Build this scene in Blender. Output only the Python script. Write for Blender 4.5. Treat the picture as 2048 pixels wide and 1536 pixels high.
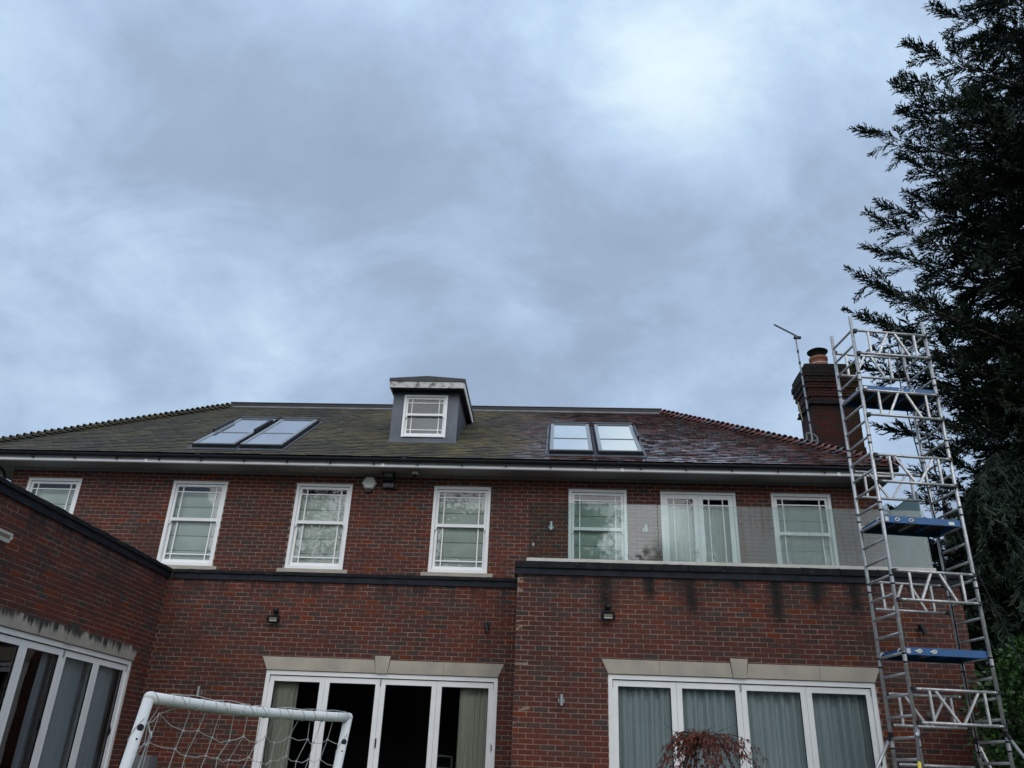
import bpy, math, random
import numpy as np
from mathutils import Vector, Matrix
random.seed(7)
RNG = np.random.default_rng(11)
for o in list(bpy.data.objects):
    bpy.data.objects.remove(o)
scene = bpy.context.scene
COL = scene.collection
PI = math.pi

# ------------------------------------------------------------------ camera
CAMZ = 1.6
YAW, PITCH, ROLL, FPX = -0.06470943, 0.44385749, 0.04156106, 1632.2945
def cam_axes():
    f = Vector((math.sin(YAW)*math.cos(PITCH), math.cos(YAW)*math.cos(PITCH), math.sin(PITCH)))
    r = Vector((math.cos(YAW), -math.sin(YAW), 0)); u = r.cross(f)
    c, s = math.cos(ROLL), math.sin(ROLL)
    return c*r + s*u, -s*r + c*u, f
RT, UP, FW = cam_axes()
cd = bpy.data.cameras.new('camera'); cam = bpy.data.objects.new('camera', cd); COL.objects.link(cam)
cam.matrix_world = Matrix(((RT.x, UP.x, -FW.x, 0), (RT.y, UP.y, -FW.y, 0), (RT.z, UP.z, -FW.z, CAMZ), (0, 0, 0, 1)))
cd.sensor_fit = 'HORIZONTAL'; cd.sensor_width = 36; cd.lens = 36*FPX/2048
cd.clip_start = .05; cd.clip_end = 3000
scene.camera = cam
def screen(p):                       # where a point lands in the frame, to choose which bricks show largest
    d = Vector(p) - Vector((0, 0, CAMZ)); z = d.dot(FW)
    if z <= .1: return None
    return 1024 + FPX*d.dot(RT)/z, 768 - FPX*d.dot(UP)/z

# ------------------------------------------------------------------ world, sun, exposure
SUN_EL, SUN_AZ = math.radians(34), math.radians(168)      # azimuth from +Y clockwise: behind the camera
world = bpy.data.worlds.new('World'); scene.world = world; world.use_nodes = True
nt = world.node_tree; N = nt.nodes; L = nt.links; N.clear()
def nd(tree, typ, **kw):
    n = tree.nodes.new(typ)
    for k, v in kw.items():
        if k == 'ins':
            for a, b in v.items(): n.inputs[a].default_value = b
        else: setattr(n, k, v)
    return n
def ramp(tree, stops, interp='LINEAR'):
    n = tree.nodes.new('ShaderNodeValToRGB'); cr = n.color_ramp; cr.interpolation = interp
    while len(cr.elements) < len(stops): cr.elements.new(.5)
    for e, (p, c) in zip(cr.elements, stops):
        e.position = p; e.color = (*c, 1) if len(c) == 3 else c
    return n
def M(tree, op, a, b=None, clamp=False):
    n = tree.nodes.new('ShaderNodeMath'); n.operation = op; n.use_clamp = clamp
    for i, v in enumerate((a, b)):
        if v is None: continue
        if isinstance(v, (int, float)): n.inputs[i].default_value = v
        else: tree.links.new(v, n.inputs[i])
    return n.outputs[0]
def MIX(tree, fac, a, b, mode='MIX'):
    n = tree.nodes.new('ShaderNodeMix'); n.data_type = 'RGBA'; n.blend_type = mode
    for i, v in ((0, fac), (6, a), (7, b)):
        if isinstance(v, (int, float)): n.inputs[i].default_value = v
        elif isinstance(v, tuple): n.inputs[i].default_value = (*v, 1) if len(v) == 3 else v
        else: tree.links.new(v, n.inputs[i])
    return n.outputs[2]
out = nd(nt, 'ShaderNodeOutputWorld'); bg = nd(nt, 'ShaderNodeBackground'); bg.inputs[1].default_value = .1
L.new(bg.outputs[0], out.inputs[0])
sky = nd(nt, 'ShaderNodeTexSky', sky_type='NISHITA', sun_disc=False)
sky.sun_elevation = SUN_EL; sky.sun_rotation = SUN_AZ
tc = nd(nt, 'ShaderNodeTexCoord'); sep = nd(nt, 'ShaderNodeSeparateXYZ'); L.new(tc.outputs['Generated'], sep.inputs[0])
zc = M(nt, 'ADD', M(nt, 'MAXIMUM', sep.outputs[2], 0.0), .62)
cmb = nd(nt, 'ShaderNodeCombineXYZ')                       # the cloud deck seen in perspective
L.new(M(nt, 'DIVIDE', sep.outputs[0], zc), cmb.inputs[0]); L.new(M(nt, 'DIVIDE', sep.outputs[1], zc), cmb.inputs[1])
rot = nd(nt, 'ShaderNodeMapping'); rot.inputs['Rotation'].default_value = (0, 0, math.radians(-38)); rot.inputs['Scale'].default_value = (1.0, 1.25, 1); rot.inputs['Location'].default_value = (1.35, .62, 0)
L.new(cmb.outputs[0], rot.inputs[0])
n1 = nd(nt, 'ShaderNodeTexNoise', ins={'Scale': 2.1, 'Detail': 9.0, 'Roughness': .56, 'Distortion': .7}); L.new(rot.outputs[0], n1.inputs['Vector'])
n2 = nd(nt, 'ShaderNodeTexNoise', ins={'Scale': 4.4, 'Detail': 10.0, 'Roughness': .60, 'Distortion': .45}); L.new(rot.outputs[0], n2.inputs['Vector'])
n3 = nd(nt, 'ShaderNodeTexNoise', ins={'Scale': .75, 'Detail': 3.0, 'Roughness': .5}); L.new(cmb.outputs[0], n3.inputs['Vector'])
n4 = nd(nt, 'ShaderNodeTexNoise', ins={'Scale': 13.0, 'Detail': 9.0, 'Roughness': .6, 'Distortion': .6}); L.new(rot.outputs[0], n4.inputs['Vector'])
val = M(nt, 'ADD', M(nt, 'ADD', M(nt, 'MULTIPLY', n1.outputs[0], .48), M(nt, 'MULTIPLY', n2.outputs[0], .42)), M(nt, 'MULTIPLY', n4.outputs[0], .10))
val = M(nt, 'ADD', M(nt, 'MULTIPLY', M(nt, 'SUBTRACT', val, .5), 1.35), .5)
def blob(u, v, radius):              # a thinner or thicker stretch of the cloud deck, centred on one direction
    d = (RT*(u-1024) - UP*(v-768) + FW*FPX).normalized()
    vd = nd(nt, 'ShaderNodeVectorMath', operation='DISTANCE'); L.new(tc.outputs['Generated'], vd.inputs[0]); vd.inputs[1].default_value = d
    q = M(nt, 'DIVIDE', vd.outputs['Value'], radius)
    return M(nt, 'POWER', 2.718, M(nt, 'MULTIPLY', M(nt, 'MULTIPLY', q, q), -1.0))
thin = None
for u_, v_, r_, w_ in ((1340, 180, .10, .19), (1490, 330, .08, .13), (1600, 110, .15, .06), (1180, 60, .10, .05), (930, 10, .08, .05), (1750, 300, .08, .04), (90, 230, .22, .045), (110, 690, .26, .10), (1045, 640, .040, .11), (965, 565, .045, .07),
                       (905, 205, .05, .06), (1120, 340, .09, -.09), (820, 300, .11, -.07), (620, 430, .17, -.07), (420, 120, .10, -.05), (1330, 480, .09, -.05), (1640, 560, .14, -.03), (500, 130, .14, -.03), (330, 480, .12, -.04)):
    b_ = M(nt, 'MULTIPLY', blob(u_, v_, r_), w_); thin = b_ if thin is None else M(nt, 'ADD', thin, b_)
val = M(nt, 'ADD', val, thin)
cr = ramp(nt, [(.24, (.185, .235, .325)), (.40, (.228, .29, .388)), (.51, (.285, .372, .50)), (.61, (.36, .465, .59)), (.72, (.49, .59, .65)), (.90, (.64, .715, .735))])
L.new(val, cr.inputs[0])
tint = MIX(nt, M(nt, 'MULTIPLY', n3.outputs[0], .35), cr.outputs[0], (.235, .325, .475))
# the deck pales towards the horizon
hz = M(nt, 'POWER', M(nt, 'SUBTRACT', 1.0, M(nt, 'MAXIMUM', sep.outputs[2], 0.0), True), 5.0)
tint = MIX(nt, M(nt, 'MULTIPLY', hz, .55), tint, (.26, .345, .475))
cl10 = nd(nt, 'ShaderNodeVectorMath', operation='SCALE'); L.new(tint, cl10.inputs[0])      # an overcast sky grows brighter from the horizon to the zenith
L.new(M(nt, 'ADD', 9.9, M(nt, 'MULTIPLY', M(nt, 'POWER', M(nt, 'MAXIMUM', sep.outputs[2], 0.0), 2.0), 2.6)), cl10.inputs['Scale'])
L.new(MIX(nt, .95, sky.outputs[0], cl10.outputs[0]), bg.inputs[0])

sd = bpy.data.lights.new('sun', 'SUN'); sd.energy = 1.5; sd.angle = math.radians(75); sd.color = (1, .97, .93)
sun = bpy.data.objects.new('sun', sd); COL.objects.link(sun)
sdir = Vector((math.sin(SUN_AZ)*math.cos(SUN_EL), math.cos(SUN_AZ)*math.cos(SUN_EL), math.sin(SUN_EL)))
sun.rotation_euler = sdir.to_track_quat('Z', 'Y').to_euler(); sun.location = (0, -20, 30)
vs = scene.view_settings; vs.view_transform = 'Standard'; vs.look = 'None'; vs.exposure = .55; vs.gamma = 1; vs.use_curve_mapping = False
scene.cycles.max_bounces = 8; scene.cycles.transparent_max_bounces = 24; scene.cycles.use_denoising = True

# ------------------------------------------------------------------ mesh helpers
class MB:
    def __init__(s): s.v = []; s.f = []; s.r = []
    def add(s, vs, fs, r=None):
        b = len(s.v); s.v.extend([tuple(p) for p in vs]); s.f.extend([tuple(i+b for i in f) for f in fs])
        s.r.extend([random.random() if r is None else r]*len(fs)); return s
    def box(s, x0, x1, y0, y1, z0, z1, r=None):
        return s.add([(x0,y0,z0),(x1,y0,z0),(x1,y1,z0),(x0,y1,z0),(x0,y0,z1),(x1,y0,z1),(x1,y1,z1),(x0,y1,z1)],
                     [(0,3,2,1),(4,5,6,7),(0,1,5,4),(1,2,6,5),(2,3,7,6),(3,0,4,7)], r)
    def obox(s, c, ax, ay, az, r=None):          # centre and three half-axis vectors
        c, ax, ay, az = Vector(c), Vector(ax), Vector(ay), Vector(az)
        vs = [c+i*ax+j*ay+k*az for k in (-1,1) for i,j in ((-1,-1),(1,-1),(1,1),(-1,1))]
        return s.add(vs, [(0,3,2,1),(4,5,6,7),(0,1,5,4),(1,2,6,5),(2,3,7,6),(3,0,4,7)], r)
    def bar(s, a, b, w, h=None, up=(0,0,1), r=None):  # rectangular bar
        a, b = Vector(a), Vector(b); d = (b-a); n = d.normalized(); up = Vector(up)
        x = n.cross(up)
        if x.length < 1e-4: x = n.cross(Vector((1,0,0)))
        x.normalize(); y = x.cross(n)
        return s.obox((a+b)/2, d/2, x*w/2, y*(h or w)/2, r)
    def tube(s, pts, rad, n=8, cap=True, r=None):
        pts = [Vector(p) for p in pts]; m = len(pts)
        rads = rad if isinstance(rad, (list, tuple)) else [rad]*m
        vs = []; x = None
        for i, p in enumerate(pts):
            t = (pts[min(i+1, m-1)] - pts[max(i-1, 0)]).normalized()
            if x is None:
                x = t.orthogonal().normalized()
            else:
                x = (x - t*x.dot(t)); x = x.normalized() if x.length > 1e-6 else t.orthogonal().normalized()
            y = t.cross(x)
            vs += [p + (x*math.cos(2*PI*k/n) + y*math.sin(2*PI*k/n))*rads[i] for k in range(n)]
        fs = [(i*n+k, i*n+(k+1)%n, (i+1)*n+(k+1)%n, (i+1)*n+k) for i in range(m-1) for k in range(n)]
        if cap: fs += [tuple(range(n-1, -1, -1)), tuple(range((m-1)*n, m*n))]
        return s.add(vs, fs, r)
    def lathe(s, c, prof, n=16, axis='z', r=None):    # (radius, height) pairs about a vertical or given axis
        c = Vector(c); vs = []
        A = {'z': (Vector((1,0,0)), Vector((0,1,0)), Vector((0,0,1))), 'y': (Vector((1,0,0)), Vector((0,0,1)), Vector((0,-1,0))), 'x': (Vector((0,1,0)), Vector((0,0,1)), Vector((1,0,0)))}[axis] if isinstance(axis, str) else axis
        for rr, h in prof:
            vs += [c + A[2]*h + (A[0]*math.cos(2*PI*k/n) + A[1]*math.sin(2*PI*k/n))*rr for k in range(n)]
        m = len(prof)
        fs = [(i*n+k, i*n+(k+1)%n, (i+1)*n+(k+1)%n, (i+1)*n+k) for i in range(m-1) for k in range(n)]
        fs += [tuple(range(n-1, -1, -1)), tuple(range((m-1)*n, m*n))]
        return s.add(vs, fs, r)
    def prism(s, poly, ext, r=None):               # polygon (3-D points) pushed along ext
        e = Vector(ext); n = len(poly); P = [Vector(p) for p in poly]
        vs = P + [p+e for p in P]
        fs = [tuple(range(n)), tuple(range(2*n-1, n-1, -1))] + [(i, i+n, (i+1)%n+n, (i+1)%n) for i in range(n)]
        return s.add(vs, fs, r)
    def mesh(s, name, mat, smooth=False):
        me = bpy.data.meshes.new(name); me.from_pydata(s.v, [], s.f)
        if smooth: me.polygons.foreach_set('use_smooth', [True]*len(me.polygons))
        a = me.attributes.new('rnd', 'FLOAT', 'FACE'); a.data.foreach_set('value', s.r)
        if mat: me.materials.append(mat)
        return me
    def build(s, name, mat, parent=None, smooth=False, **tags):
        return link(name, s.mesh(name, mat, smooth), parent, **tags)
WORLD_OF = {}
def link(name, data, parent=None, **tags):
    o = bpy.data.objects.new(name, data); COL.objects.link(o)
    if parent is not None:
        o.parent = parent; o.matrix_parent_inverse = WORLD_OF.get(parent.name, Matrix()).inverted()
    for k, v in tags.items(): o[k] = v
    return o
def thing(name, loc, label, cat, group=None, rotz=0):
    o = bpy.data.objects.new(name, None); COL.objects.link(o); o.location = loc; o.rotation_euler = (0, 0, rotz)
    o.empty_display_size = .2
    WORLD_OF[o.name] = Matrix.Translation(loc) @ Matrix.Rotation(rotz, 4, 'Z')
    o['label'] = label; o['category'] = cat
    if group: o['group'] = group
    return o
def big_mesh(name, verts, quads, rnd, mat):          # numpy arrays, quads of four indices
    me = bpy.data.meshes.new(name); nv, nq = len(verts), len(quads)
    me.vertices.add(nv); me.vertices.foreach_set('co', np.asarray(verts, np.float32).ravel())
    me.loops.add(nq*4); me.loops.foreach_set('vertex_index', np.asarray(quads, np.int32).ravel())
    me.polygons.add(nq); me.polygons.foreach_set('loop_start', np.arange(nq, dtype=np.int32)*4)
    me.update(calc_edges=True)
    a = me.attributes.new('rnd', 'FLOAT', 'FACE'); a.data.foreach_set('value', np.asarray(rnd, np.float32))
    me.materials.append(mat); return me

# ------------------------------------------------------------------ materials
def base_mat(name, rough=.6, metal=0.0, spec=.5):
    m = bpy.data.materials.new(name); m.use_nodes = True; t = m.node_tree; b = t.nodes['Principled BSDF']
    b.inputs['Roughness'].default_value = rough; b.inputs['Metallic'].default_value = metal; b.inputs['Specular IOR Level'].default_value = spec
    return m, t, b
def wpos(t): return t.nodes.new('ShaderNodeNewGeometry').outputs['Position']
def noise(t, scale, detail=4, rough=.55, vec=None, stretch=None):
    n = nd(t, 'ShaderNodeTexNoise', ins={'Scale': scale, 'Detail': float(detail), 'Roughness': rough})
    v = vec if vec is not None else wpos(t)
    if stretch:
        mp = nd(t, 'ShaderNodeMapping'); mp.inputs['Scale'].default_value = stretch; t.links.new(v, mp.inputs[0]); v = mp.outputs[0]
    t.links.new(v, n.inputs['Vector']); return n.outputs[0]
def bump(t, b, h, strength=.3, dist=.01):
    n = nd(t, 'ShaderNodeBump', ins={'Strength': strength, 'Distance': dist}); t.links.new(h, n.inputs['Height']); t.links.new(n.outputs[0], b.inputs['Normal'])
def simple(name, col, col2=None, rough=.6, metal=0.0, scale=8, spec=.5, bmp=0, lo=.35, hi=.7, stretch=None):
    m, t, b = base_mat(name, rough, metal, spec)
    n = noise(t, scale, 5, .6, stretch=stretch)
    r = ramp(t, [(lo, col), (hi, col2 or tuple(c*.8 for c in col))]); t.links.new(n, r.inputs[0]); t.links.new(r.outputs[0], b.inputs['Base Color'])
    if bmp: bump(t, b, noise(t, scale*6, 3), bmp, .004)
    return m
def rnd(t):
    a = nd(t, 'ShaderNodeAttribute', attribute_name='rnd'); return a.outputs['Fac']

def smooth01(t, v, a, b):
    n = nd(t, 'ShaderNodeMapRange', interpolation_type='SMOOTHSTEP'); n.inputs[1].default_value = a; n.inputs[2].default_value = b
    t.links.new(v, n.inputs[0]); return n.outputs[0]
def gauss(t, v, c, w):
    q = M(t, 'DIVIDE', M(t, 'SUBTRACT', v, c), w); return M(t, 'POWER', 2.718, M(t, 'MULTIPLY', M(t, 'MULTIPLY', q, q), -1.0))
def grime(t, col, streaks):
    """dirt that has run down the brickwork: black algae streaks under leaking coping joints, bloom of lime in patches"""
    p = wpos(t); s = nd(t, 'ShaderNodeSeparateXYZ'); t.links.new(p, s.inputs[0]); x, y, z = s.outputs
    soot = noise(t, .9, 5, .6, p)
    col = MIX(t, M(t, 'MULTIPLY', smooth01(t, soot, .5, .75), .38), col, (.035, .028, .026))
    run = noise(t, 1.0, 6, .65, p, (4.5, 4.5, .55))
    top = M(t, 'MULTIPLY', smooth01(t, z, 4.15, 4.55), smooth01(t, M(t, 'SUBTRACT', 5.2, z), .5, .65))
    col = MIX(t, M(t, 'MULTIPLY', M(t, 'MULTIPLY', smooth01(t, run, .42, .62), top), .85), col, (.022, .02, .02))
    tot = None
    for xc, zl, w, amt in streaks:
        g = gauss(t, x, xc, w); lo = smooth01(t, z, zl, zl+.28)
        v = M(t, 'MULTIPLY', M(t, 'MULTIPLY', g, lo), amt); tot = v if tot is None else M(t, 'MAXIMUM', tot, v)
    if tot is not None:
        hi = smooth01(t, M(t, 'SUBTRACT', 5.2, z), .5, .65); rag = smooth01(t, noise(t, 9, 5, .7, p), .2, .5)
        col = MIX(t, M(t, 'MULTIPLY', M(t, 'MULTIPLY', M(t, 'MULTIPLY', tot, hi), rag), .93), col, (.010, .011, .010))
    lime = M(t, 'MULTIPLY', smooth01(t, noise(t, 2.3, 6, .7, p), .63, .78), .3)
    return MIX(t, lime, col, (.32, .28, .26))
STREAKS = [(.78, 3.85, .15, 1.0), (2.15, 3.82, .14, 1.0), (1.5, 4.05, .09, 1.0), (3.48, 3.72, .11, 1.0), (4.11, 3.98, .11, 1.0), (4.71, 3.9, .12, 1.0), (2.9, 4.2, .12, .9), (-.1, 4.2, .2, .8), (.3, 4.3, .15, .7)]
def brick_mat(name, streaks, k=1.0):
    m, t, b = base_mat(name, .82, 0, .3)
    r = ramp(t, [(0, (.078, .050, .044)), (.08, (.145, .054, .044)), (.2, (.115, .048, .041)), (.32, (.160, .058, .046)), (.44, (.100, .052, .046)), (.54, (.135, .052, .043)), (.66, (.172, .064, .048)),
                 (.74, (.122, .053, .044)), (.83, (.105, .060, .052)), (.91, (.215, .066, .040)), (.94, (.080, .060, .056)), (.97, (.15, .056, .044))], 'CONSTANT')
    t.links.new(rnd(t), r.inputs[0])
    n = noise(t, 22, 5, .65); col = MIX(t, M(t, 'MULTIPLY', smooth01(t, n, .42, .72), .55), r.outputs[0], (.048, .036, .036))
    n2 = noise(t, 60, 4, .6); col = MIX(t, M(t, 'MULTIPLY', smooth01(t, n2, .6, .8), .5), col, (.20, .105, .075))
    big = noise(t, .55, 5, .6); col = MIX(t, M(t, 'MULTIPLY', smooth01(t, big, .46, .66), .38), col, (.045, .030, .027)); col = MIX(t, M(t, 'MULTIPLY', smooth01(t, big, .48, .30), .30), col, (.23, .075, .048))
    col = grime(t, col, streaks)
    if name == 'brick_chimney':          # soot from the flue on the head of the stack, algae on the neck
        sz = nd(t, 'ShaderNodeSeparateXYZ'); t.links.new(wpos(t), sz.inputs[0]); w_ = M(t, 'ADD', sz.outputs[2], M(t, 'MULTIPLY', M(t, 'SUBTRACT', noise(t, 2.2, 5, .65), .5), .9))
        col = MIX(t, M(t, 'MULTIPLY', smooth01(t, w_, 10.5, 11.1), .92), col, (.022, .021, .02))
        col = MIX(t, M(t, 'MULTIPLY', gauss(t, w_, 10.2, .16), .8), col, (.02, .019, .018))
        col = MIX(t, M(t, 'MULTIPLY', smooth01(t, sz.outputs[0], 7.0, 7.5), .6), col, (.10, .085, .03))
    hs = nd(t, 'ShaderNodeHueSaturation', ins={'Saturation': 1.2, 'Value': k}); t.links.new(col, hs.inputs['Color'])
    t.links.new(hs.outputs[0], b.inputs['Base Color']); bump(t, b, noise(t, 90, 4), .5, .004); return m
def mortar_mat(name, streaks):
    m, t, b = base_mat(name, .95, 0, .2)
    r = ramp(t, [(.3, (.19, .13, .10)), (.7, (.34, .25, .19))]); t.links.new(noise(t, 3, 6, .65), r.inputs[0])
    t.links.new(grime(t, r.outputs[0], streaks), b.inputs['Base Color']); bump(t, b, noise(t, 120, 3), .4, .003); return m
MB_BRICK = brick_mat('brick_clay', [], .74); MB_BRICK_R = brick_mat('brick_clay_streaked', STREAKS, .74)
MORTAR = mortar_mat('mortar', []); MORTAR_R = mortar_mat('mortar_streaked', STREAKS)
MB_CHIM = brick_mat('brick_chimney', [], .46); MORTAR_C = simple('mortar_sooty', (.10, .08, .07), (.05, .045, .04), .95, scale=4)
WHITE = simple('white_gloss_paint', (.86, .86, .84), (.80, .80, .79), .38, scale=2.2)
UPVC = simple('white_frame', (.85, .85, .83), (.77, .77, .76), .35, scale=3)
STONE = simple('cast_stone', (.44, .39, .31), (.33, .30, .25), .85, scale=2.5, bmp=.3)
def stained_stone():
    m, t, b = base_mat('stained_stone', .88, 0, .3)
    r = ramp(t, [(.35, (.40, .36, .30)), (.7, (.29, .27, .235))]); t.links.new(noise(t, 3, 5), r.inputs[0])
    p = wpos(t); s = nd(t, 'ShaderNodeSeparateXYZ'); t.links.new(p, s.inputs[0])
    run = noise(t, 1.0, 6, .7, p, (7, 7, .8)); hi = smooth01(t, s.outputs[2], 3.02, 3.27)
    k = M(t, 'MULTIPLY', smooth01(t, M(t, 'ADD', run, M(t, 'MULTIPLY', hi, .28)), .62, .78), .92)
    t.links.new(MIX(t, k, r.outputs[0], (.016, .017, .017)), b.inputs['Base Color']); return m
STONE_L = stained_stone()
def coping_mat():
    m, t, b = base_mat('coping_slate', .85, 0, .2)
    r = ramp(t, [(.3, (.007, .008, .011)), (.55, (.015, .016, .018)), (.72, (.045, .040, .028))]); t.links.new(noise(t, 7, 7, .7), r.inputs[0])
    l = M(t, 'MULTIPLY', smooth01(t, noise(t, 30, 5, .7), .62, .7), .5)
    t.links.new(MIX(t, l, r.outputs[0], (.16, .15, .07)), b.inputs['Base Color']); bump(t, b, noise(t, 40, 5), .7, .008); return m
COPING = coping_mat()
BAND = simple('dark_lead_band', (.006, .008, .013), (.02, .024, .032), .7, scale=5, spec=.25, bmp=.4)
LEAD = simple('lead_sheet', (.070, .080, .100), (.115, .125, .145), .48, .25, scale=2.5, bmp=.3)
BLACKP = simple('black_plastic', (.006, .007, .010), (.012, .013, .017), .4, scale=6, spec=.3)
DARKMETAL = simple('dark_grey_metal', (.012, .014, .018), (.03, .033, .038), .45, 0, scale=6, spec=.35)
GREYALU = simple('pale_grey_aluminium', (.30, .32, .34), (.22, .24, .26), .38, .35, scale=9)
SOFFIT = simple('soffit_board', (.26, .24, .22), (.20, .19, .18), .7, scale=3)
FASCIA = simple('fascia_board', (.86, .86, .85), (.72, .72, .72), .5, scale=2.2, stretch=(.4, 1, 3))
def alu_mat():
    m, t, b = base_mat('scaffold_aluminium', .42, .75, .5)
    r = ramp(t, [(.3, (.34, .335, .33)), (.6, (.55, .55, .545)), (.8, (.68, .68, .67))]); t.links.new(noise(t, 14, 6, .7), r.inputs[0]); t.links.new(r.outputs[0], b.inputs['Base Color'])
    rr = ramp(t, [(.3, (.6,)*3), (.7, (.36,)*3)]); t.links.new(noise(t, 25, 4), rr.inputs[0]); t.links.new(rr.outputs[0], b.inputs['Roughness']); return m
ALU = alu_mat()
STEEL = simple('brushed_steel', (.55, .55, .54), (.45, .45, .44), .3, .9, scale=12)
BLUE = simple('blue_paint', (.008, .10, .30), (.02, .085, .20), .45, scale=7)
PLY = simple('dark_plywood', (.014, .010, .009), (.026, .018, .014), .8, scale=9)
TERRA = simple('terracotta', (.34, .13, .07), (.22, .09, .055), .8, scale=6)
YELLOW = simple('yellow_sticker', (.75, .58, .04), (.6, .5, .05), .5, scale=20)
LENS = simple('lamp_lens', (.26, .23, .17), (.20, .18, .14), .2, scale=10)
CREAM = simple('cream_plastic', (.72, .72, .66), (.62, .63, .58), .4, scale=4)
BLIND = simple('blind_cloth', (.74, .79, .74), (.60, .66, .61), .9, scale=1.6)
CURT_G = simple('curtain_grey', (.66, .73, .75), (.56, .63, .66), .95, scale=2.2, stretch=(1, 1, .25))
CURT_P = simple('curtain_pale', (.82, .84, .83), (.72, .75, .75), .95, scale=2.2, stretch=(1, 1, .25))
CURT_C = simple('curtain_cream', (.62, .60, .50), (.52, .50, .42), .95, scale=2.5, stretch=(1, 1, .25))
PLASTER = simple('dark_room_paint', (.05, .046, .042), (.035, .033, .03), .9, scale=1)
POLY = simple('goal_plastic', (.90, .90, .86), (.82, .82, .78), .35, scale=3)
CORD = simple('net_cord', (.62, .62, .58), (.48, .48, .45), .85, scale=20)
BARK = simple('bark', (.045, .035, .028), (.075, .06, .048), .95, scale=12, bmp=.5)
GREYBOX = simple('grey_cabinet', (.17, .18, .19), (.13, .14, .15), .6, scale=5)
BRICKRED = simple('red_plastic', (.09, .03, .028), (.06, .025, .025), .6, scale=8)

def glass_mat(name, ior=1.5, tint=(1, 1, 1), haze=None, gain=1.0):
    m = bpy.data.materials.new(name); m.use_nodes = True; t = m.node_tree; t.nodes.clear()
    o = nd(t, 'ShaderNodeOutputMaterial'); tr = nd(t, 'ShaderNodeBsdfTransparent'); tr.inputs[0].default_value = (*tint, 1)
    gl = nd(t, 'ShaderNodeBsdfGlossy'); gl.inputs['Roughness'].default_value = .015
    fr = nd(t, 'ShaderNodeFresnel'); fr.inputs[0].default_value = ior
    mx = nd(t, 'ShaderNodeMixShader'); t.links.new(M(t, 'MULTIPLY', fr.outputs[0], gain, True), mx.inputs[0]); t.links.new(tr.outputs[0], mx.inputs[1]); t.links.new(gl.outputs[0], mx.inputs[2])
    # real panes are never quite flat
    if name != 'roof_window_glass':
        bp = nd(t, 'ShaderNodeBump', ins={'Strength': .12, 'Distance': .02}); t.links.new(noise(t, 1.3, 2), bp.inputs['Height']); t.links.new(bp.outputs[0], gl.inputs['Normal'])
    if haze and 'rough' in haze: t.links.new(haze['rough'](t), gl.inputs['Roughness'])
    last = mx.outputs[0]
    if haze:
        df = nd(t, 'ShaderNodeBsdfDiffuse'); df.inputs[0].default_value = haze['col']
        tl = nd(t, 'ShaderNodeBsdfTranslucent'); tl.inputs[0].default_value = haze['col']
        dd = nd(t, 'ShaderNodeMixShader'); dd.inputs[0].default_value = .4; t.links.new(df.outputs[0], dd.inputs[1]); t.links.new(tl.outputs[0], dd.inputs[2])
        m2 = nd(t, 'ShaderNodeMixShader'); t.links.new(haze['fac'](t), m2.inputs[0]); t.links.new(last, m2.inputs[1]); t.links.new(dd.outputs[0], m2.inputs[2]); last = m2.outputs[0]
    t.links.new(last, o.inputs[0]); return m
GLASS = glass_mat('window_glass', 1.55, (.92, .96, .94), gain=1.7)
GLASS_DOOR = glass_mat('door_glass', 1.5, (.88, .92, .92), gain=1.1)
GLASS_ROOF = glass_mat('roof_window_glass', 2.6, (.8, .86, .86), gain=4.0)
def wet(t):
    drops = smooth01(t, noise(t, 80, 3, .6), .56, .68); runs = noise(t, 1.0, 5, .6, None, (16, 16, .7)); big = noise(t, 1.1, 4, .6)
    sx = nd(t, 'ShaderNodeSeparateXYZ'); t.links.new(wpos(t), sx.inputs[0]); right = smooth01(t, sx.outputs[0], .3, 3.2)
    f = M(t, 'ADD', .012, M(t, 'MULTIPLY', M(t, 'MULTIPLY', smooth01(t, M(t, 'ADD', M(t, 'MULTIPLY', runs, .5), M(t, 'MULTIPLY', big, .5)), .38, .62), right), .20))
    return M(t, 'ADD', f, M(t, 'MULTIPLY', M(t, 'MULTIPLY', drops, right), .04))
def wet_rough(t):
    sx = nd(t, 'ShaderNodeSeparateXYZ'); t.links.new(wpos(t), sx.inputs[0]); return M(t, 'ADD', .03, M(t, 'MULTIPLY', smooth01(t, sx.outputs[0], 1.4, 2.6), .22))
GLASS_BAL = glass_mat('balustrade_glass', 1.5, (.80, .88, .86), {'col': (.55, .62, .62, 1), 'fac': wet, 'rough': wet_rough}, gain=1.7)
FROST = glass_mat('frosted_glass', 1.45, (.55, .68, .68), {'col': (.42, .54, .55, 1), 'fac': lambda t: M(t, 'ADD', .72, M(t, 'MULTIPLY', noise(t, 3, 4), .2))})

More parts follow.
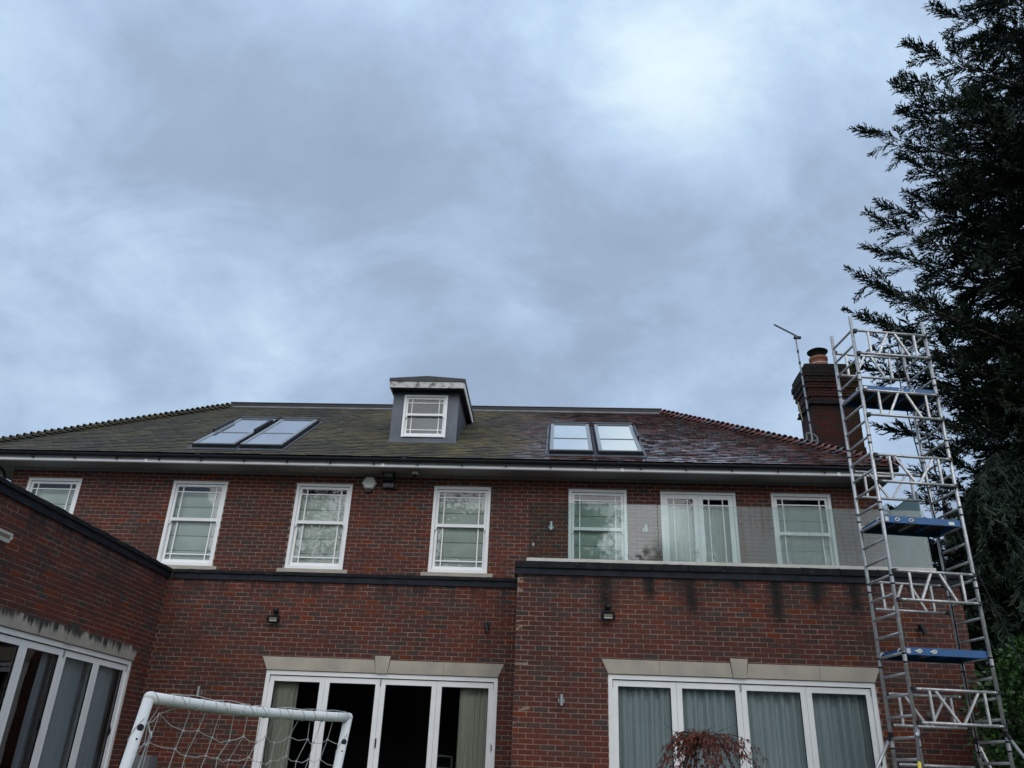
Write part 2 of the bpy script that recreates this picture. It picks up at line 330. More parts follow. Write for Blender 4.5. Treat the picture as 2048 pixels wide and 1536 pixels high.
def tile_mat(hip=False):
    m, t, b = base_mat('hip_tile_clay' if hip else 'roof_tile_clay', .6, 0, .3 if hip else .6)
    r = ramp(t, [(0, (.10, .046, .042)), (.16, (.17, .066, .055)), (.3, (.085, .068, .072)), (.42, (.22, .095, .08)), (.55, (.115, .075, .075)), (.66, (.10, .115, .13)), (.78, (.16, .055, .045)), (.9, (.22, .15, .145))], 'CONSTANT')
    t.links.new(rnd(t), r.inputs[0])
    p = wpos(t); s = nd(t, 'ShaderNodeSeparateXYZ'); t.links.new(p, s.inputs[0]); x = s.outputs[0]
    wob = M(t, 'MULTIPLY', M(t, 'SUBTRACT', noise(t, .8, 5, .6, p), .5), 2.4)
    clean = smooth01(t, M(t, 'ADD', x, wob), -1.3, .5) if not hip else smooth01(t, M(t, 'ADD', x, wob), -6, 2.0)
    mo = ramp(t, [(.25, (.030, .028, .022)), (.42, (.058, .048, .032)), (.55, (.115, .098, .046)), (.72, (.20, .17, .060))]); t.links.new(noise(t, 1.1, 8, .72, p), mo.inputs[0])
    dk = smooth01(t, x, -3.0, -7.5)                       # darker, greyer moss towards the left hip
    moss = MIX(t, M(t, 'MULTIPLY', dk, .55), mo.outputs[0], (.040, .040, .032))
    moss = MIX(t, M(t, 'MULTIPLY', smooth01(t, rnd(t), .6, 1.0), .35), moss, (.03, .028, .022))
    lich = M(t, 'MULTIPLY', smooth01(t, noise(t, 14, 5, .7, p), .62, .70), .6)
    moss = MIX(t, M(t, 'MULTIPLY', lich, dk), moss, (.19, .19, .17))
    film = MIX(t, M(t, 'MULTIPLY', smooth01(t, noise(t, 2.4, 5, .65, p), .55, .75), .4), r.outputs[0], (.055, .05, .045))
    if not hip:
        b.inputs['Coat Roughness'].default_value = .07; b.inputs['Coat IOR'].default_value = 1.65
        t.links.new(M(t, 'MULTIPLY', clean, smooth01(t, noise(t, 1.3, 5, .65, p), .36, .54)), b.inputs['Coat Weight'])
    edge = M(t, 'LESS_THAN', rnd(t), -.5)        # tile ends and undersides coloured near black, so the courses stand out
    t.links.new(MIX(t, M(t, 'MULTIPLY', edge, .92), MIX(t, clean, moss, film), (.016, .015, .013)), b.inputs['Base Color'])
    ro = M(t, 'SUBTRACT', .85, M(t, 'MULTIPLY', clean, .66)); 
    ro = M(t, 'ADD', ro, M(t, 'MULTIPLY', M(t, 'SUBTRACT', noise(t, 2.2, 5, .65, p), .5), .55), True); t.links.new(ro, b.inputs['Roughness'])
    bump(t, b, noise(t, 40, 5, .65), .2, .003); return m
TILE = tile_mat(); HIPTILE = tile_mat(True)

def leaf_mat(name, cols, rough=.5, spec=.4):
    m, t, b = base_mat(name, rough, 0, spec)
    k = len(cols); r = ramp(t, [(i/(k-1), c) for i, c in enumerate(cols)]); t.links.new(rnd(t), r.inputs[0])
    t.links.new(r.outputs[0], b.inputs['Base Color']); return m
CONIFER = leaf_mat('conifer_needles', [(.006, .013, .010), (.010, .022, .014), (.022, .040, .021), (.012, .026, .018), (.034, .046, .025)], .65, .25)
LAUREL = leaf_mat('laurel_leaf', [(.016, .045, .015), (.035, .09, .024), (.065, .14, .032), (.028, .07, .026)], .28, .5)
MAPLE = leaf_mat('withered_maple_leaf', [(.09, .026, .018), (.15, .045, .030), (.21, .075, .045), (.11, .036, .028)], .75, .3)
GARDEN = leaf_mat('garden_leaf', [(.020, .035, .014), (.035, .055, .02), (.06, .07, .025)], .6, .3)
GRASS = simple('lawn_grass', (.035, .06, .018), (.055, .075, .025), .95, scale=3, bmp=.8)
PAVE = simple('sandstone_paving', (.30, .27, .23), (.22, .20, .18), .8, scale=1.8, bmp=.3)

# ------------------------------------------------------------------ ground
g = MB(); g.box(-700, 700, -700, 900, -1, 0); g.build('lawn', GRASS, kind='structure')
g = MB(); g.box(-6.98, 6.4, 9.4, 13.33, .004, .84); g.box(-6.98, -.65, 13.331, 14.46, .004, .84); tr_ = g.build('terrace', MORTAR, kind='structure')
pm = {}
for i in range(22):
    for j in range(8):
        x0, y0 = -6.96 + i*.605, 9.42 + j*.605
        if y0 > 13.3 - .6 and x0 > -.8: continue
        m_ = MB(); q = random.uniform(0, .006); m_.box(x0, x0+.595, y0, min(y0+.595, 14.4), .842, .872+q); m_.build('paving_slab', PAVE, tr_)

# ------------------------------------------------------------------ the house
YU, YM, YR, XL, XC = 15.258, 14.48, 13.347, -6.987, -.642
HX0, HX1, HY1 = -11.06, 6.08, 24.0
ZC0, ZC1, ZC2 = 4.525, 4.63, 4.735           # underside of band, of coping, top of coping
ZT, ZB = 6.62, 4.938
house = thing('house', (-2, 18, 0), 'two storey red brick house with white sash windows, mossy hipped roof and flat roofed extensions', 'house')
HW = Matrix.Translation((-2, 18, 0))

BRICKS = []                                  # every brick: (wall key, centre, u, n, length)
def wall(key, name, origin, u, n, u0, u1, z0, z1, openings, zphase, uphase, mort, thick=.25):
    """a mortar wall with holes, and the list of bricks laid on its face. u runs along the wall, n points out of it"""
    origin, u, n = Vector(origin), Vector(u), Vector(n); mb = MB()
    zs = sorted({z0, z1} | {z for o in openings for z in o[2:] if z0 < z < z1})
    for a, b in zip(zs, zs[1:]):
        cuts = sorted([(o[0], o[1]) for o in openings if o[2] < (a+b)/2 < o[3]]); x = u0
        for c0, c1 in cuts + [(u1, u1)]:
            if c0 > x + 1e-4:
                mb.obox(origin + u*((x+c0)/2) + Vector((0, 0, (a+b)/2)) - n*(thick/2+.0035), u*(c0-x)/2, n*thick/2, Vector((0, 0, (b-a)/2)))
            x = max(x, c1)
    w = mb.build(name, mort, house)
    k0 = math.floor((z0 - zphase)/.075) - 1; k1 = math.ceil((z1-zphase)/.075) + 1
    for k in range(k0, k1):
        a, b = zphase + k*.075 + .005, zphase + (k+1)*.075 - .005
        a, b = max(a, z0), min(b, z1)
        if b - a < .02: continue
        zc_ = (a+b)/2; segs = []; x = u0
        for c0, c1 in sorted([(o[0], o[1]) for o in openings if o[2] < zc_+.02 and o[3] > zc_-.02]) + [(u1, u1)]:
            if c0 > x: segs.append((x, c0))
            x = max(x, c1)
        off = uphase + (.1125 if k % 2 else 0)
        for s0, s1 in segs:
            j0 = math.floor((s0-off)/.225); j1 = math.ceil((s1-off)/.225)
            for j in range(j0, j1):
                c0, c1 = max(off+j*.225+.005, s0+.002), min(off+(j+1)*.225-.005, s1-.002)
                if c1-c0 < .03: continue
                BRICKS.append((key, origin + u*((c0+c1)/2) + Vector((0, 0, zc_)), u, n, c1-c0, b-a))
    return w
WALLS = {}
SASH = [(-10.702, -9.585), (-7.691, -6.576), (-5.174, -4.055), (-2.431, -1.312), (.202, 1.321), (4.067, 5.191)]
FD = (1.968, 3.399)
ops = [(a, b, ZB, ZT) for a, b in SASH] + [(FD[0], FD[1], 4.46, ZT-.005)]
WALLS['upper'] = wall('upper', 'wall', (0, YU, 0), (1,0,0), (0,-1,0), HX0, HX1, 4.42, 6.825, ops, 6.7025+.02, .1954, MORTAR)
WALLS['middle'] = wall('middle', 'wall', (0, YM, 0), (1,0,0), (0,-1,0), XL, XC, .8, ZC0+.01, [(-4.935, -.97, .85, 3.028)], 4.2416, -.31, MORTAR)
WALLS['right'] = wall('right', 'wall', (0, YR, 0), (1,0,0), (0,-1,0), XC, 6.35, .8, ZC0+.01, [(.806, 4.83, .85, 3.028)], 4.2416, -.4395+.1125, MORTAR_R)
WALLS['left'] = wall('left', 'wall', (XL, 0, 0), (0,1,0), (1,0,0), 7.2, YM, .0, ZC0+.01, [(9.90, 13.845, .85, 3.028)], 4.2416, .045, MORTAR)
WALLS['return'] = wall('return', 'wall', (XC, 0, 0), (0,1,0), (-1,0,0), YR+.002, YM, .8, ZC0+.01, [], 4.2416, YR, MORTAR)
mb = MB()      # walls that the camera does not see, floors and flat roofs: they close the rooms
mb.box(HX0, HX0+.25, YU+.26, HY1, 0, 6.82); mb.box(HX1-.25, HX1, YU+.26, HY1, 0, 6.82); mb.box(HX0+.26, HX1-.26, HY1-.25, HY1, 0, 6.82)
mb.box(6.10, 6.35, YR+.26, 18, 0, 4.5); mb.box(-12.2, -7.25, 7.2, 7.45, 0, 4.5); mb.box(-12.2, -11.95, 7.46, 15.2, 0, 4.5)
mb.box(HX0, -7.25, 15.26, 15.5, 0, 4.3)
mb.build('outer_wall', simple('plain_brickwork', (.11, .045, .037), (.08, .04, .035), .9, scale=9), house)
mb = MB(); mb.box(-11.9, -7.26, 7.5, 15.2, 4.28, 4.45); mb.box(-7.2, XC+.26, YM+.27, YU-.02, 4.28, 4.45); mb.box(XC+.27, 6.09, YR+.27, YU-.02, 4.28, 4.45); mb.build('flat_roof', LEAD, house)
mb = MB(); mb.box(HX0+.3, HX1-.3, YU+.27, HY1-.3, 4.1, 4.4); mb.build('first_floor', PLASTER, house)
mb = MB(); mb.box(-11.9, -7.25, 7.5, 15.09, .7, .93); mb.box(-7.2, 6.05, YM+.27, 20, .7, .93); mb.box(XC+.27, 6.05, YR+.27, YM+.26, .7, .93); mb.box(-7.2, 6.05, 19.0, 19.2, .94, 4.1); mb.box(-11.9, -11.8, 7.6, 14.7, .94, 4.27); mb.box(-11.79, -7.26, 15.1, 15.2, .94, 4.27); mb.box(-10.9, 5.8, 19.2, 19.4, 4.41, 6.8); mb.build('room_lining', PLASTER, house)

def brick_mesh(c, u, n, Lh, Hh, jit=.0025, depth=.05):
    c = Vector(c); w = Vector((0, 0, 1)); tilt = random.uniform(-.004, .004); pr = random.uniform(-.002, .003)
    vs = []
    for d, sh in ((-depth, 0), (pr, 1)):
        for i, j in ((-1,-1), (1,-1), (1,1), (-1,1)):
            e = jit if sh else 0
            vs.append(c + u*(i*Lh/2*(1-.008*sh) + random.uniform(-e, e)) + w*(j*Hh/2*(1-.02*sh) + i*tilt*Lh*.5 + random.uniform(-e, e)*.7) + n*(d + (random.uniform(-.0015, .0015) if sh else 0)))
    return vs, [(4,5,6,7), (0,1,5,4), (1,2,6,5), (2,3,7,6), (3,0,4,7)]
CP = Vector((0, 0, CAMZ))
def shown(b):
    s = screen(b[1])
    if s is None or not (10 < s[0] < 2038 and 10 < s[1] < 1526): return 0
    d = b[1]-CP; q = d.dot(b[3])
    if q >= 0 or b[4] < .2: return 0
    return -q/d.length**3
order = sorted(range(len(BRICKS)), key=lambda i: -shown(BRICKS[i]))
singles = set(order[:300])
variants = {}
for key, w in WALLS.items():
    mb = MB()
    mat_ = MB_BRICK_R if key == 'right' else MB_BRICK
    for i, b in enumerate(BRICKS):
        if b[0] != key: continue
        if i in singles and abs(b[4]-.215) < .003:
            vk = (key, random.randrange(24))
            if vk not in variants:
                q = MB(); vv, ff = brick_mesh((0,0,0), b[2], b[3], .215, .065); q.add(vv, ff); variants[vk] = q.mesh('brick', mat_)
            o = link('brick', variants[vk], w); o.location = b[1]
        else:
            vv, ff = brick_mesh(b[1], b[2], b[3], b[4], b[5]); mb.add(vv, ff)
    mb.build('bricks', mat_, w, kind='stuff')

# parapets: each coping stone a piece, dark band below
def parapet(name, origin, u, n, u0, u1, step, phase, proj=.055, back=.32, top=ZC2):
    origin, u, n = Vector(origin), Vector(u), Vector(n)
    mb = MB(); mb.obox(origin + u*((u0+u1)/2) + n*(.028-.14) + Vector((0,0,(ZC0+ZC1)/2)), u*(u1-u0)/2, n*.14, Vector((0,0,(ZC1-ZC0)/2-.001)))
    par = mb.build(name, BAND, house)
    x = u0 + phase
    edges = [u0] + [e for e in np.arange(x, u1, step) if e > u0+.05] + [u1]
    for a, b in zip(edges, edges[1:]):
        if b-a < .05: continue
        q = MB(); pj_ = proj + random.uniform(-.006, .006); zt = top + random.uniform(-.006, .008); n1_ = max(3, int((b-a)/.12)); vs = []; a += .003; b -= .003
        for i in range(n1_+1):
            xx = a + (b-a)*i/n1_; jz = random.uniform(-.008, .008); jp = random.uniform(-.004, .004)
            for d, z in ((pj_+jp, ZC1+.002), (pj_+jp*.5, zt-.012+jz), (pj_-.015, zt+jz), (-back, zt+.004)): vs.append(origin + u*xx + n*d + Vector((0,0,z)))
            vs.append(origin + u*xx - n*back + Vector((0,0,ZC1+.002)))
        fs = [(i*5+k, (i+1)*5+k, (i+1)*5+(k+1)%5, i*5+(k+1)%5) for i in range(n1_) for k in range(5)] + [(4,3,2,1,0), tuple(n1_*5+k for k in range(5))]
        q.add(vs, fs); q.build('coping_stone', COPING, par)
    return par
parapet('parapet', (0, YR, 0), (1,0,0), (0,-1,0), XC-.05, 6.40, .60, .41)
parapet('parapet', (0, YM, 0), (1,0,0), (0,-1,0), XL+.06, XC-.056, .60, .3, top=4.688)
parapet('parapet', (XL, 0, 0), (0,1,0), (1,0,0), 7.2, YM-.002+.02, .60, .35, top=4.70)
parapet('parapet', (XC, 0, 0), (0,1,0), (-1,0,0), YR-.03+.36, YM-.06, .60, .5, .05, .3)

# sash windows ---------------------------------------------------------------
def sash_window(name, l, r, zb, zt, y, sc=1.0, sill=True, parent=house, mat=WHITE):
    """box frame, two sashes one behind the other, margin glazing bars, a pane in every opening"""
    f = MB(); J = .06*sc
    f.box(l, l+J, y+.012, y+.16, zb, zt); f.box(r-J, r, y+.012, y+.16, zb, zt)
    f.box(l+J, r-J, y+.012, y+.16, zt-J*.8, zt); f.box(l+J, r-J, y-.004, y+.16, zb, zb+.055*sc)
    f.box(l-.001, r+.001, y+.002, y+.0115, zt-.02, zt+.001); 
    win = f.build(name, mat, parent)
    il, ir, it, ib = l+J, r-J, zt-J*.8, zb+.055*sc; mid = ib + (it-ib)*.545 - .0
    S = .052*sc
    for up in (1, 0):
        y0, y1 = (y+.035, y+.075) if up else (y+.08, y+.12)
        a, b = (mid-.035*sc, it-.012) if up else (ib, mid+.02)
        s = MB(); top = .045*sc if up else .04*sc; bot = .06*sc if up else .075*sc
        s.box(il+.004, il+S, y0, y1, a, b); s.box(ir-S, ir-.004, y0, y1, a, b); s.box(il+S, ir-S, y0, y1, b-top, b); s.box(il+S, ir-S, y0-.004 if up else y0, y1, a, a+bot)
        if up:
            for xx, d in ((il+.006, 1), (ir-.006, -1)):      # sash horns
                s.prism([(xx, y0, a), (xx+d*.045*sc, y0, a), (xx+d*.022*sc, y0, a-.055*sc), (xx, y0, a-.07*sc)], (0, .035, 0))
        so = s.build('sash', mat, win)
        gx0, gx1, gz0, gz1 = il+S, ir-S, a+bot, b-top
        m1, m2 = gx0+.105*sc, gx1-.105*sc; mh = gz1-.105*sc if up else gz0+.105*sc; B = .011*sc
        gb = MB(); gb.box(m1-B, m1+B, y0+.004, y1-.006, gz0, gz1); gb.build('glazing_bar', mat, win)
        gb = MB(); gb.box(m2-B, m2+B, y0+.004, y1-.006, gz0, gz1); gb.build('glazing_bar', mat, win)
        gb = MB(); gb.box(gx0, m1-B, y0+.005, y1-.006, mh-B, mh+B); gb.box(m1+B, m2-B, y0+.005, y1-.006, mh-B, mh+B); gb.box(m2+B, gx1, y0+.005, y1-.006, mh-B, mh+B); gb.build('glazing_bar', mat, win)
        for c0, c1 in ((gx0, m1-B), (m1+B, m2-B), (m2+B, gx1)):
            for d0, d1 in ((gz0, mh-B), (mh+B, gz1)):
                p = MB(); tl = random.uniform(-.0012, .0012); p.add([(c0, y0+.02-tl, d0), (c1, y0+.02+tl, d0), (c1, y0+.02+tl, d1), (c0, y0+.02-tl, d1)], [(0,1,2,3)]); p.build('pane', GLASS, win)
    if sill:
        q = MB(); q.prism([(l-.12, y-.055, zb-.08), (l-.12, y-.055, zb-.012), (l-.12, y+.15, zb-.003), (l-.12, y+.15, zb-.08)], (r-l+.23, 0, 0)); q.build('sill', STONE, win)
    return win
for l, r in SASH: sash_window('window', l, r, ZB, ZT, YU)
mb = MB()     # closed box behind the windows so the rooms stay dim
names_b = ['folded roman blind in the half hidden sash window at the far left', 'pale roman blind in the sash window where the sloping parapet meets the wall', 'pale roman blind in the sash window left of the hexagonal alarm box',
           'pale roman blind in the single sash window between the alarm box and the balcony', 'pale roman blind in the sash window behind the left end of the balcony glass', 'pale roman blind in the sash window behind the balcony glass beside the scaffold tower']
for (l, r), lab, drop in zip(SASH, names_b, (.0, .0, .10, .02, .30, .35)):
    b = thing('roman_blind', ((l+r)/2, YU+.2, ZT-.1), lab, 'blind', 'roman blinds in the upper sash windows')
    c = MB(); z1 = ZT-.20; z0 = ZB+.03; n_ = 5; zz = np.linspace(z1, z0, n_*6+1); vs = []
    for i, z in enumerate(zz):
        ph = (i % 6)/6.0; yy = YU+.165 - .028*math.sin(PI*ph)*(1 if i > 2 else .3)
        for q in range(9):
            vs.append((l+.07+(r-l-.14)*q/8, yy+.004*math.sin(q*1.7+i*.8), z))
    c.add(vs, [(i*9+q, i*9+q+1, (i+1)*9+q+1, (i+1)*9+q) for i in range(len(zz)-1) for q in range(8)]); c.build('blind_cloth', BLIND, b, True)
    c = MB()
    for i in range(6, len(zz)-1, 6): c.box(l+.07, r-.07, YU+.156, YU+.162, zz[i]-.007, zz[i]+.007)
    c.build('batten', simple('blind_seam', (.30, .33, .31), rough=.9), b)

# french door on the balcony
def french_door():
    l, r = FD; y = YU; zt, zb = ZT-.005, 4.47
    f = MB(); f.box(l, l+.045, y+.012, y+.12, zb, zt); f.box(r-.045, r, y+.012, y+.12, zb, zt); f.box(l+.045, r-.045, y+.012, y+.12, zt-.045, zt)
    d = f.build('french_door', WHITE, house)
    mid = (l+r)/2
    for a, b in ((l+.048, mid-.002), (mid+.002, r-.048)):
        s = MB(); st = .092; y0, y1 = y+.03, y+.075
        s.box(a, a+st, y0, y1, zb, zt-.05); s.box(b-st, b, y0, y1, zb, zt-.05); s.box(a+st, b-st, y0, y1, zt-.05-.085, zt-.05); s.box(a+st, b-st, y0, y1, zb, zb+.2)
        s.build('leaf', WHITE, d)
        gx0, gx1, gz0, gz1 = a+st, b-st, zb+.2, zt-.135; m1, m2, mh, B = gx0+.11, gx1-.11, gz1-.115, .010
        for xx in (m1, m2):
            q = MB(); q.box(xx-B, xx+B, y0+.004, y1-.006, gz0, gz1); q.build('glazing_bar', WHITE, d)
        q = MB(); q.box(gx0, m1-B, y0+.005, y1-.006, mh-B, mh+B); q.box(m1+B, m2-B, y0+.005, y1-.006, mh-B, mh+B); q.box(m2+B, gx1, y0+.005, y1-.006, mh-B, mh+B); q.build('glazing_bar', WHITE, d)
        for c0, c1 in ((gx0, m1-B), (m1+B, m2-B), (m2+B, gx1)):
            for d0, d1 in ((gz0, mh-B), (mh+B, gz1)):
                p = MB(); p.add([(c0, y0+.02, d0), (c1, y0+.02, d0), (c1, y0+.02, d1), (c0, y0+.02, d1)], [(0,1,2,3)]); p.build('pane', GLASS, d)
    h = MB(); h.tube([(mid-.05, y+.03, 5.45), (mid-.05, y-.02, 5.45), (mid-.16, y-.02, 5.45)], .009, 8); h.box(mid-.068, mid-.032, y+.022, y+.03, 5.35, 5.53); h.build('handle', STEEL, d)
    c = MB(); c.tube([(l+.006, y+.005, 6.12), (l+.006, y+.005, 6.22)], .012, 6); c.tube([(r-.006, y+.005, 6.12), (r-.006, y+.005, 6.22)], .012, 6); c.build('hinge', STEEL, d)
french_door()
b = thing('roman_blind', ((FD[0]+FD[1])/2, YU+.25, 6.3), 'pale drawn blind inside the white french doors onto the balcony', 'blind', 'roman blinds in the upper sash windows')
c = MB(); c.box(FD[0]+.06, FD[1]-.06, YU+.22, YU+.225, 4.5, 6.33); c.build('blind_cloth', BLIND, b)

# bifold doors ----------------------------------------------------------------
def curtain_sheet(mb, a, b, z0, z1, pleat, amp, seed, P):
    n_ = int((b-a)/pleat*14); rows = 4; rr = random.Random(seed); ph = [rr.uniform(-.5, .5) for _ in range(200)]; vs = []
    for j in range(rows+1):
        for i in range(n_+1):
            s = i/14.0; k = int(s); w = math.sin(2*PI*s + ph[k % 200]*.8*(1-abs(2*(s-k)-1)))
            w = (1-2*abs(math.sin(PI*(s+.18*math.sin(k*2.3))))**.95)*(.7+.6*((k*7919 % 13)/13.0))
            vs.append(P(a+(b-a)*i/n_, amp*w*(.8+.3*j/rows) + .01*math.sin(i*.37+j), z1+(z0-z1)*j/rows))
    mb.add(vs, [(j*(n_+1)+i, j*(n_+1)+i+1, (j+1)*(n_+1)+i+1, (j+1)*(n_+1)+i) for j in range(rows) for i in range(n_)])
def bifold(P, V, u0, u1, handles, lintel_mat, key_c, joints):
    """P(u, d, z) gives a point: u along the wall, d into the room"""
    z0, z1 = .9, 3.024
    def pbox(m_, a, b, d0, d1, za, zb): 
        vs = [P(uu, dd, zz) for zz in (za, zb) for uu, dd in ((a, d0), (b, d0), (b, d1), (a, d1))]
        m_.add(vs, [(0,3,2,1),(4,5,6,7),(0,1,5,4),(1,2,6,5),(2,3,7,6),(3,0,4,7)])
    f = MB(); F_ = .066
    pbox(f, u0, u0+F_, .015, .11, z0, z1); pbox(f, u1-F_, u1, .015, .11, z0, z1); pbox(f, u0+F_, u1-F_, .015, .11, z1-F_, z1); pbox(f, u0+F_, u1-F_, .02, .11, z0-.05, z0+.03)
    door = f.build('bifold_door', UPVC, house)
    g_ = MB(); pbox(g_, u0+F_, u1-F_, .05, .10, z1-F_-.014, z1-F_-.001); g_.build('track', BLACKP, door)
    w = (u1-u0-2*F_)/4; zt = z1-F_-.016
    for k in range(4):
        a, b = u0+F_+k*w+.002, u0+F_+(k+1)*w-.002
        if k == 1 or k == 3: pass
        s = MB(); st, rl = .083, .083
        pbox(s, a, a+st, .038, .095, z0+.03, zt); pbox(s, b-st, b, .038, .095, z0+.03, zt); pbox(s, a+st, b-st, .038, .095, zt-rl, zt); pbox(s, a+st, b-st, .038, .095, z0+.03, z0+.13); s.build('leaf', UPVC, door)
        e = MB()      # black gasket round the glass
        for q in ((a+st, a+st+.008, z0+.13, zt-rl), (b-st-.008, b-st, z0+.13, zt-rl)): pbox(e, q[0], q[1], .05, .07, q[2], q[3])
        pbox(e, a+st+.008, b-st-.008, .05, .07, zt-rl-.008, zt-rl); e.build('gasket', BLACKP, door)
        p = MB(); p.add([P(a+st, .06, z0+.13), P(b-st, .06, z0+.13), P(b-st, .06, zt-rl), P(a+st, .06, zt-rl)], [(0,1,2,3)]); p.build('pane', GLASS_DOOR, door)
    for k in (0, 2, 4):
        hx = u0+F_+k*w; q = MB(); pbox(q, hx-.011, hx+.011, .024, .038, zt-.10, zt-.004); q.build('hinge', GREYALU, door)
    for hu in handles:
        q = MB(); pbox(q, hu-.011, hu+.011, .022, .038, 1.88, 2.02); pbox(q, hu-.006, hu+.006, .005, .022, 1.90, 1.985); q.build('handle', BLACKP, door)
    # stone lintel with splayed ends and a keystone
    a0, a1, b0, b1 = u0-.10, u1+.10, u0+.0, u1-.0; zl0, zl1 = 3.035, 3.245
    k0t, k1t, k0b, k1b = key_c-.137, key_c+.137, key_c-.10, key_c+.10
    fl = [joint for joint in joints]
    cuts_t = [a0] + [j for j in fl if j < k0t] + [k0t, k1t] + [j for j in fl if j > k1t] + [a1]
    cuts_b = [b0] + [j for j in fl if j < k0t] + [k0b, k1b] + [j for j in fl if j > k1t] + [b1]
    par = None
    for i in range(len(cuts_t)-1):
        key = abs(cuts_t[i]-k0t) < 1e-6; d0 = -.022 if key else -.010; zt_ = 3.312 if key else zl1; zb_ = zl0-.006 if key else zl0; gp = .0025
        poly = [P(cuts_b[i]+gp, d0, zb_), P(cuts_b[i+1]-gp, d0, zb_), P(cuts_t[i+1]-gp, d0, zt_), P(cuts_t[i]+gp, d0, zt_)]
        ext = Vector(P(0, .1, 0)) - Vector(P(0, 0, 0))
        q = MB(); q.prism(poly, ext); o = q.build('keystone' if key else ('lintel' if par is None else 'lintel_stone'), lintel_mat, house if par is None else par)
        if par is None: par = o
    return door
PF = lambda Y: (lambda u, d, z: (u, Y+d, z))
PLw = lambda u, d, z: (XL-d, u, z)
bifold(PF(YR), None, .806, 4.830, [4.766], STONE, 2.812, [1.6, 4.02])
bifold(PF(YM), None, -4.935, -.970, [-2.94, -1.032], STONE, -2.953, [-1.9])
bifold(PLw, None, 9.90, 13.845, [11.71, 13.65], STONE_L, 11.87, [10.78, 13.2])
def curtain(lab, P, a, b, mat, pleat, amp, seed, grp='curtains inside the folding doors', d=.24):
    c = thing('curtain', P((a+b)/2, d, .95), lab, 'curtain', grp)
    q = MB(); curtain_sheet(q, a, b, .98, 2.93, pleat, amp, seed, lambda u, w, z: P(u, d+w, z)); q.build('curtain_cloth', mat, c, True)
    q = MB(); q.add([P(a, d-.02, 2.955), P(b, d-.02, 2.955), P(b, d+.02, 2.955), P(a, d+.02, 2.955), P(a, d-.02, 2.975), P(b, d-.02, 2.975), P(b, d+.02, 2.975), P(a, d+.02, 2.975)], [(0,3,2,1),(4,5,6,7),(0,1,5,4),(1,2,6,5),(2,3,7,6),(3,0,4,7)]); q.build('heading_rail', WHITE, c)
curtain('blue grey pleated curtain behind the maple, left half of the doors below the balcony', PF(YR), .87, 2.80, CURT_G, .137, .06, 1)
curtain('blue grey pleated curtain nearest the scaffold tower, right half of the doors below the balcony', PF(YR), 2.83, 4.77, CURT_G, .142, .06, 2)
curtain('narrow cream curtain behind the right end of the goal crossbar', PF(YM), -4.86, -4.42, CURT_C, .085, .03, 3)
curtain('gathered cream curtain at the right edge of the dark middle doors', PF(YM), -1.62, -1.04, CURT_C, .075, .03, 4)
curtain('pale curtain across the two door leaves nearest the inside corner of the left wing', PLw, 12.25, 14.95, CURT_P, .19, .04, 5)
curtain('drawn back pale curtain at the near side of the left wing doors', PLw, 11.72, 12.0, CURT_P, .09, .03, 6)

dc = thing('dining_chair', (-1.95, 15.2, .93), 'dark dining chair inside the black middle doorway beside the cream curtain', 'chair')
for x in (-2.15, -1.77):
    q = MB(); q.tube([(x, 15.35, .93), (x, 15.38, 1.4), (x, 15.44, 1.80)], .016, 6); q.build('leg', GREYALU, dc)
    q = MB(); q.tube([(x, 15.0, .93), (x, 15.0, 1.38)], .016, 6); q.build('leg', GREYALU, dc)
q = MB(); q.box(-2.17, -1.75, 14.98, 15.37, 1.38, 1.42); q.build('seat', GREYBOX, dc)
q = MB(); q.tube([(-2.15, 15.44, 1.80), (-1.96, 15.47, 1.815), (-1.77, 15.44, 1.80)], .017, 6); q.build('top_rail', GREYALU, dc)
q = MB(); q.tube([(-2.15, 15.41, 1.62), (-1.96, 15.44, 1.63), (-1.77, 15.41, 1.62)], .012, 6); q.build('back_slat', GREYALU, dc)

# eaves ---------------------------------------------------------------------
YG, ZE, RT_, RD = 14.62, 6.99, .69, 3.82
EX1, EX0, RX0, RX1 = 6.29, -11.75, -8.24, 2.47
YRDG, ZRDG = YG+RD, ZE+RD*RT_
mb = MB(); mb.box(EX0+.08, EX1-.06, 14.722, 14.742, 6.862, 6.945); mb.prism([(EX0+.08, 14.742, 6.802), (EX0+.08, 14.69, 6.802), (EX0+.08, 14.682, 6.815), (EX0+.08, 14.712, 6.861), (EX0+.08, 14.742, 6.861)], (EX1-EX0-.14, 0, 0)); mb.box(EX0+.08, EX0+.1, 14.743, HY1+.4, 6.815, 6.945); mb.box(EX1-.08, EX1-.06, 14.743, HY1+.4, 6.815, 6.945)
fas = mb.build('fascia', FASCIA, house)
for xx in (-8.05, -3.37, 1.2, 5.2):
    q = MB(); q.box(xx-.03, xx+.03, 14.676, 14.689, 6.801, 6.862); q.build('joint_cover', FASCIA, fas)
mb = MB(); mb.box(EX0+.1, EX1-.08, 14.743, YU+.1, 6.828, 6.843); mb.box(EX1-.33, EX1-.081, YU+.101, HY1+.4, 6.828, 6.843); mb.box(EX0+.101, HX0+.05, YU+.101, HY1+.4, 6.828, 6.843); sof = mb.build('soffit', SOFFIT, house)
mb = MB(); mb.box(HX0, HX1+.02, YU-.035, YU-.004, 6.785, 6.827); mb.build('trim', SOFFIT, sof)
for xx, yy in ((-4.73, 14.93), (-4.45, 14.93), (-.975, 14.93)):
    q = MB(); q.lathe((xx, yy, 6.818), [(.045, 0), (.05, .004), (.05, .0095)], 14); q.lathe((xx, yy, 6.8165), [(.03, 0), (.03, .0014)], 12); q.build('downlight', STEEL, sof)
gm = MB(); prof = []                           # half-round gutter swept along the eaves
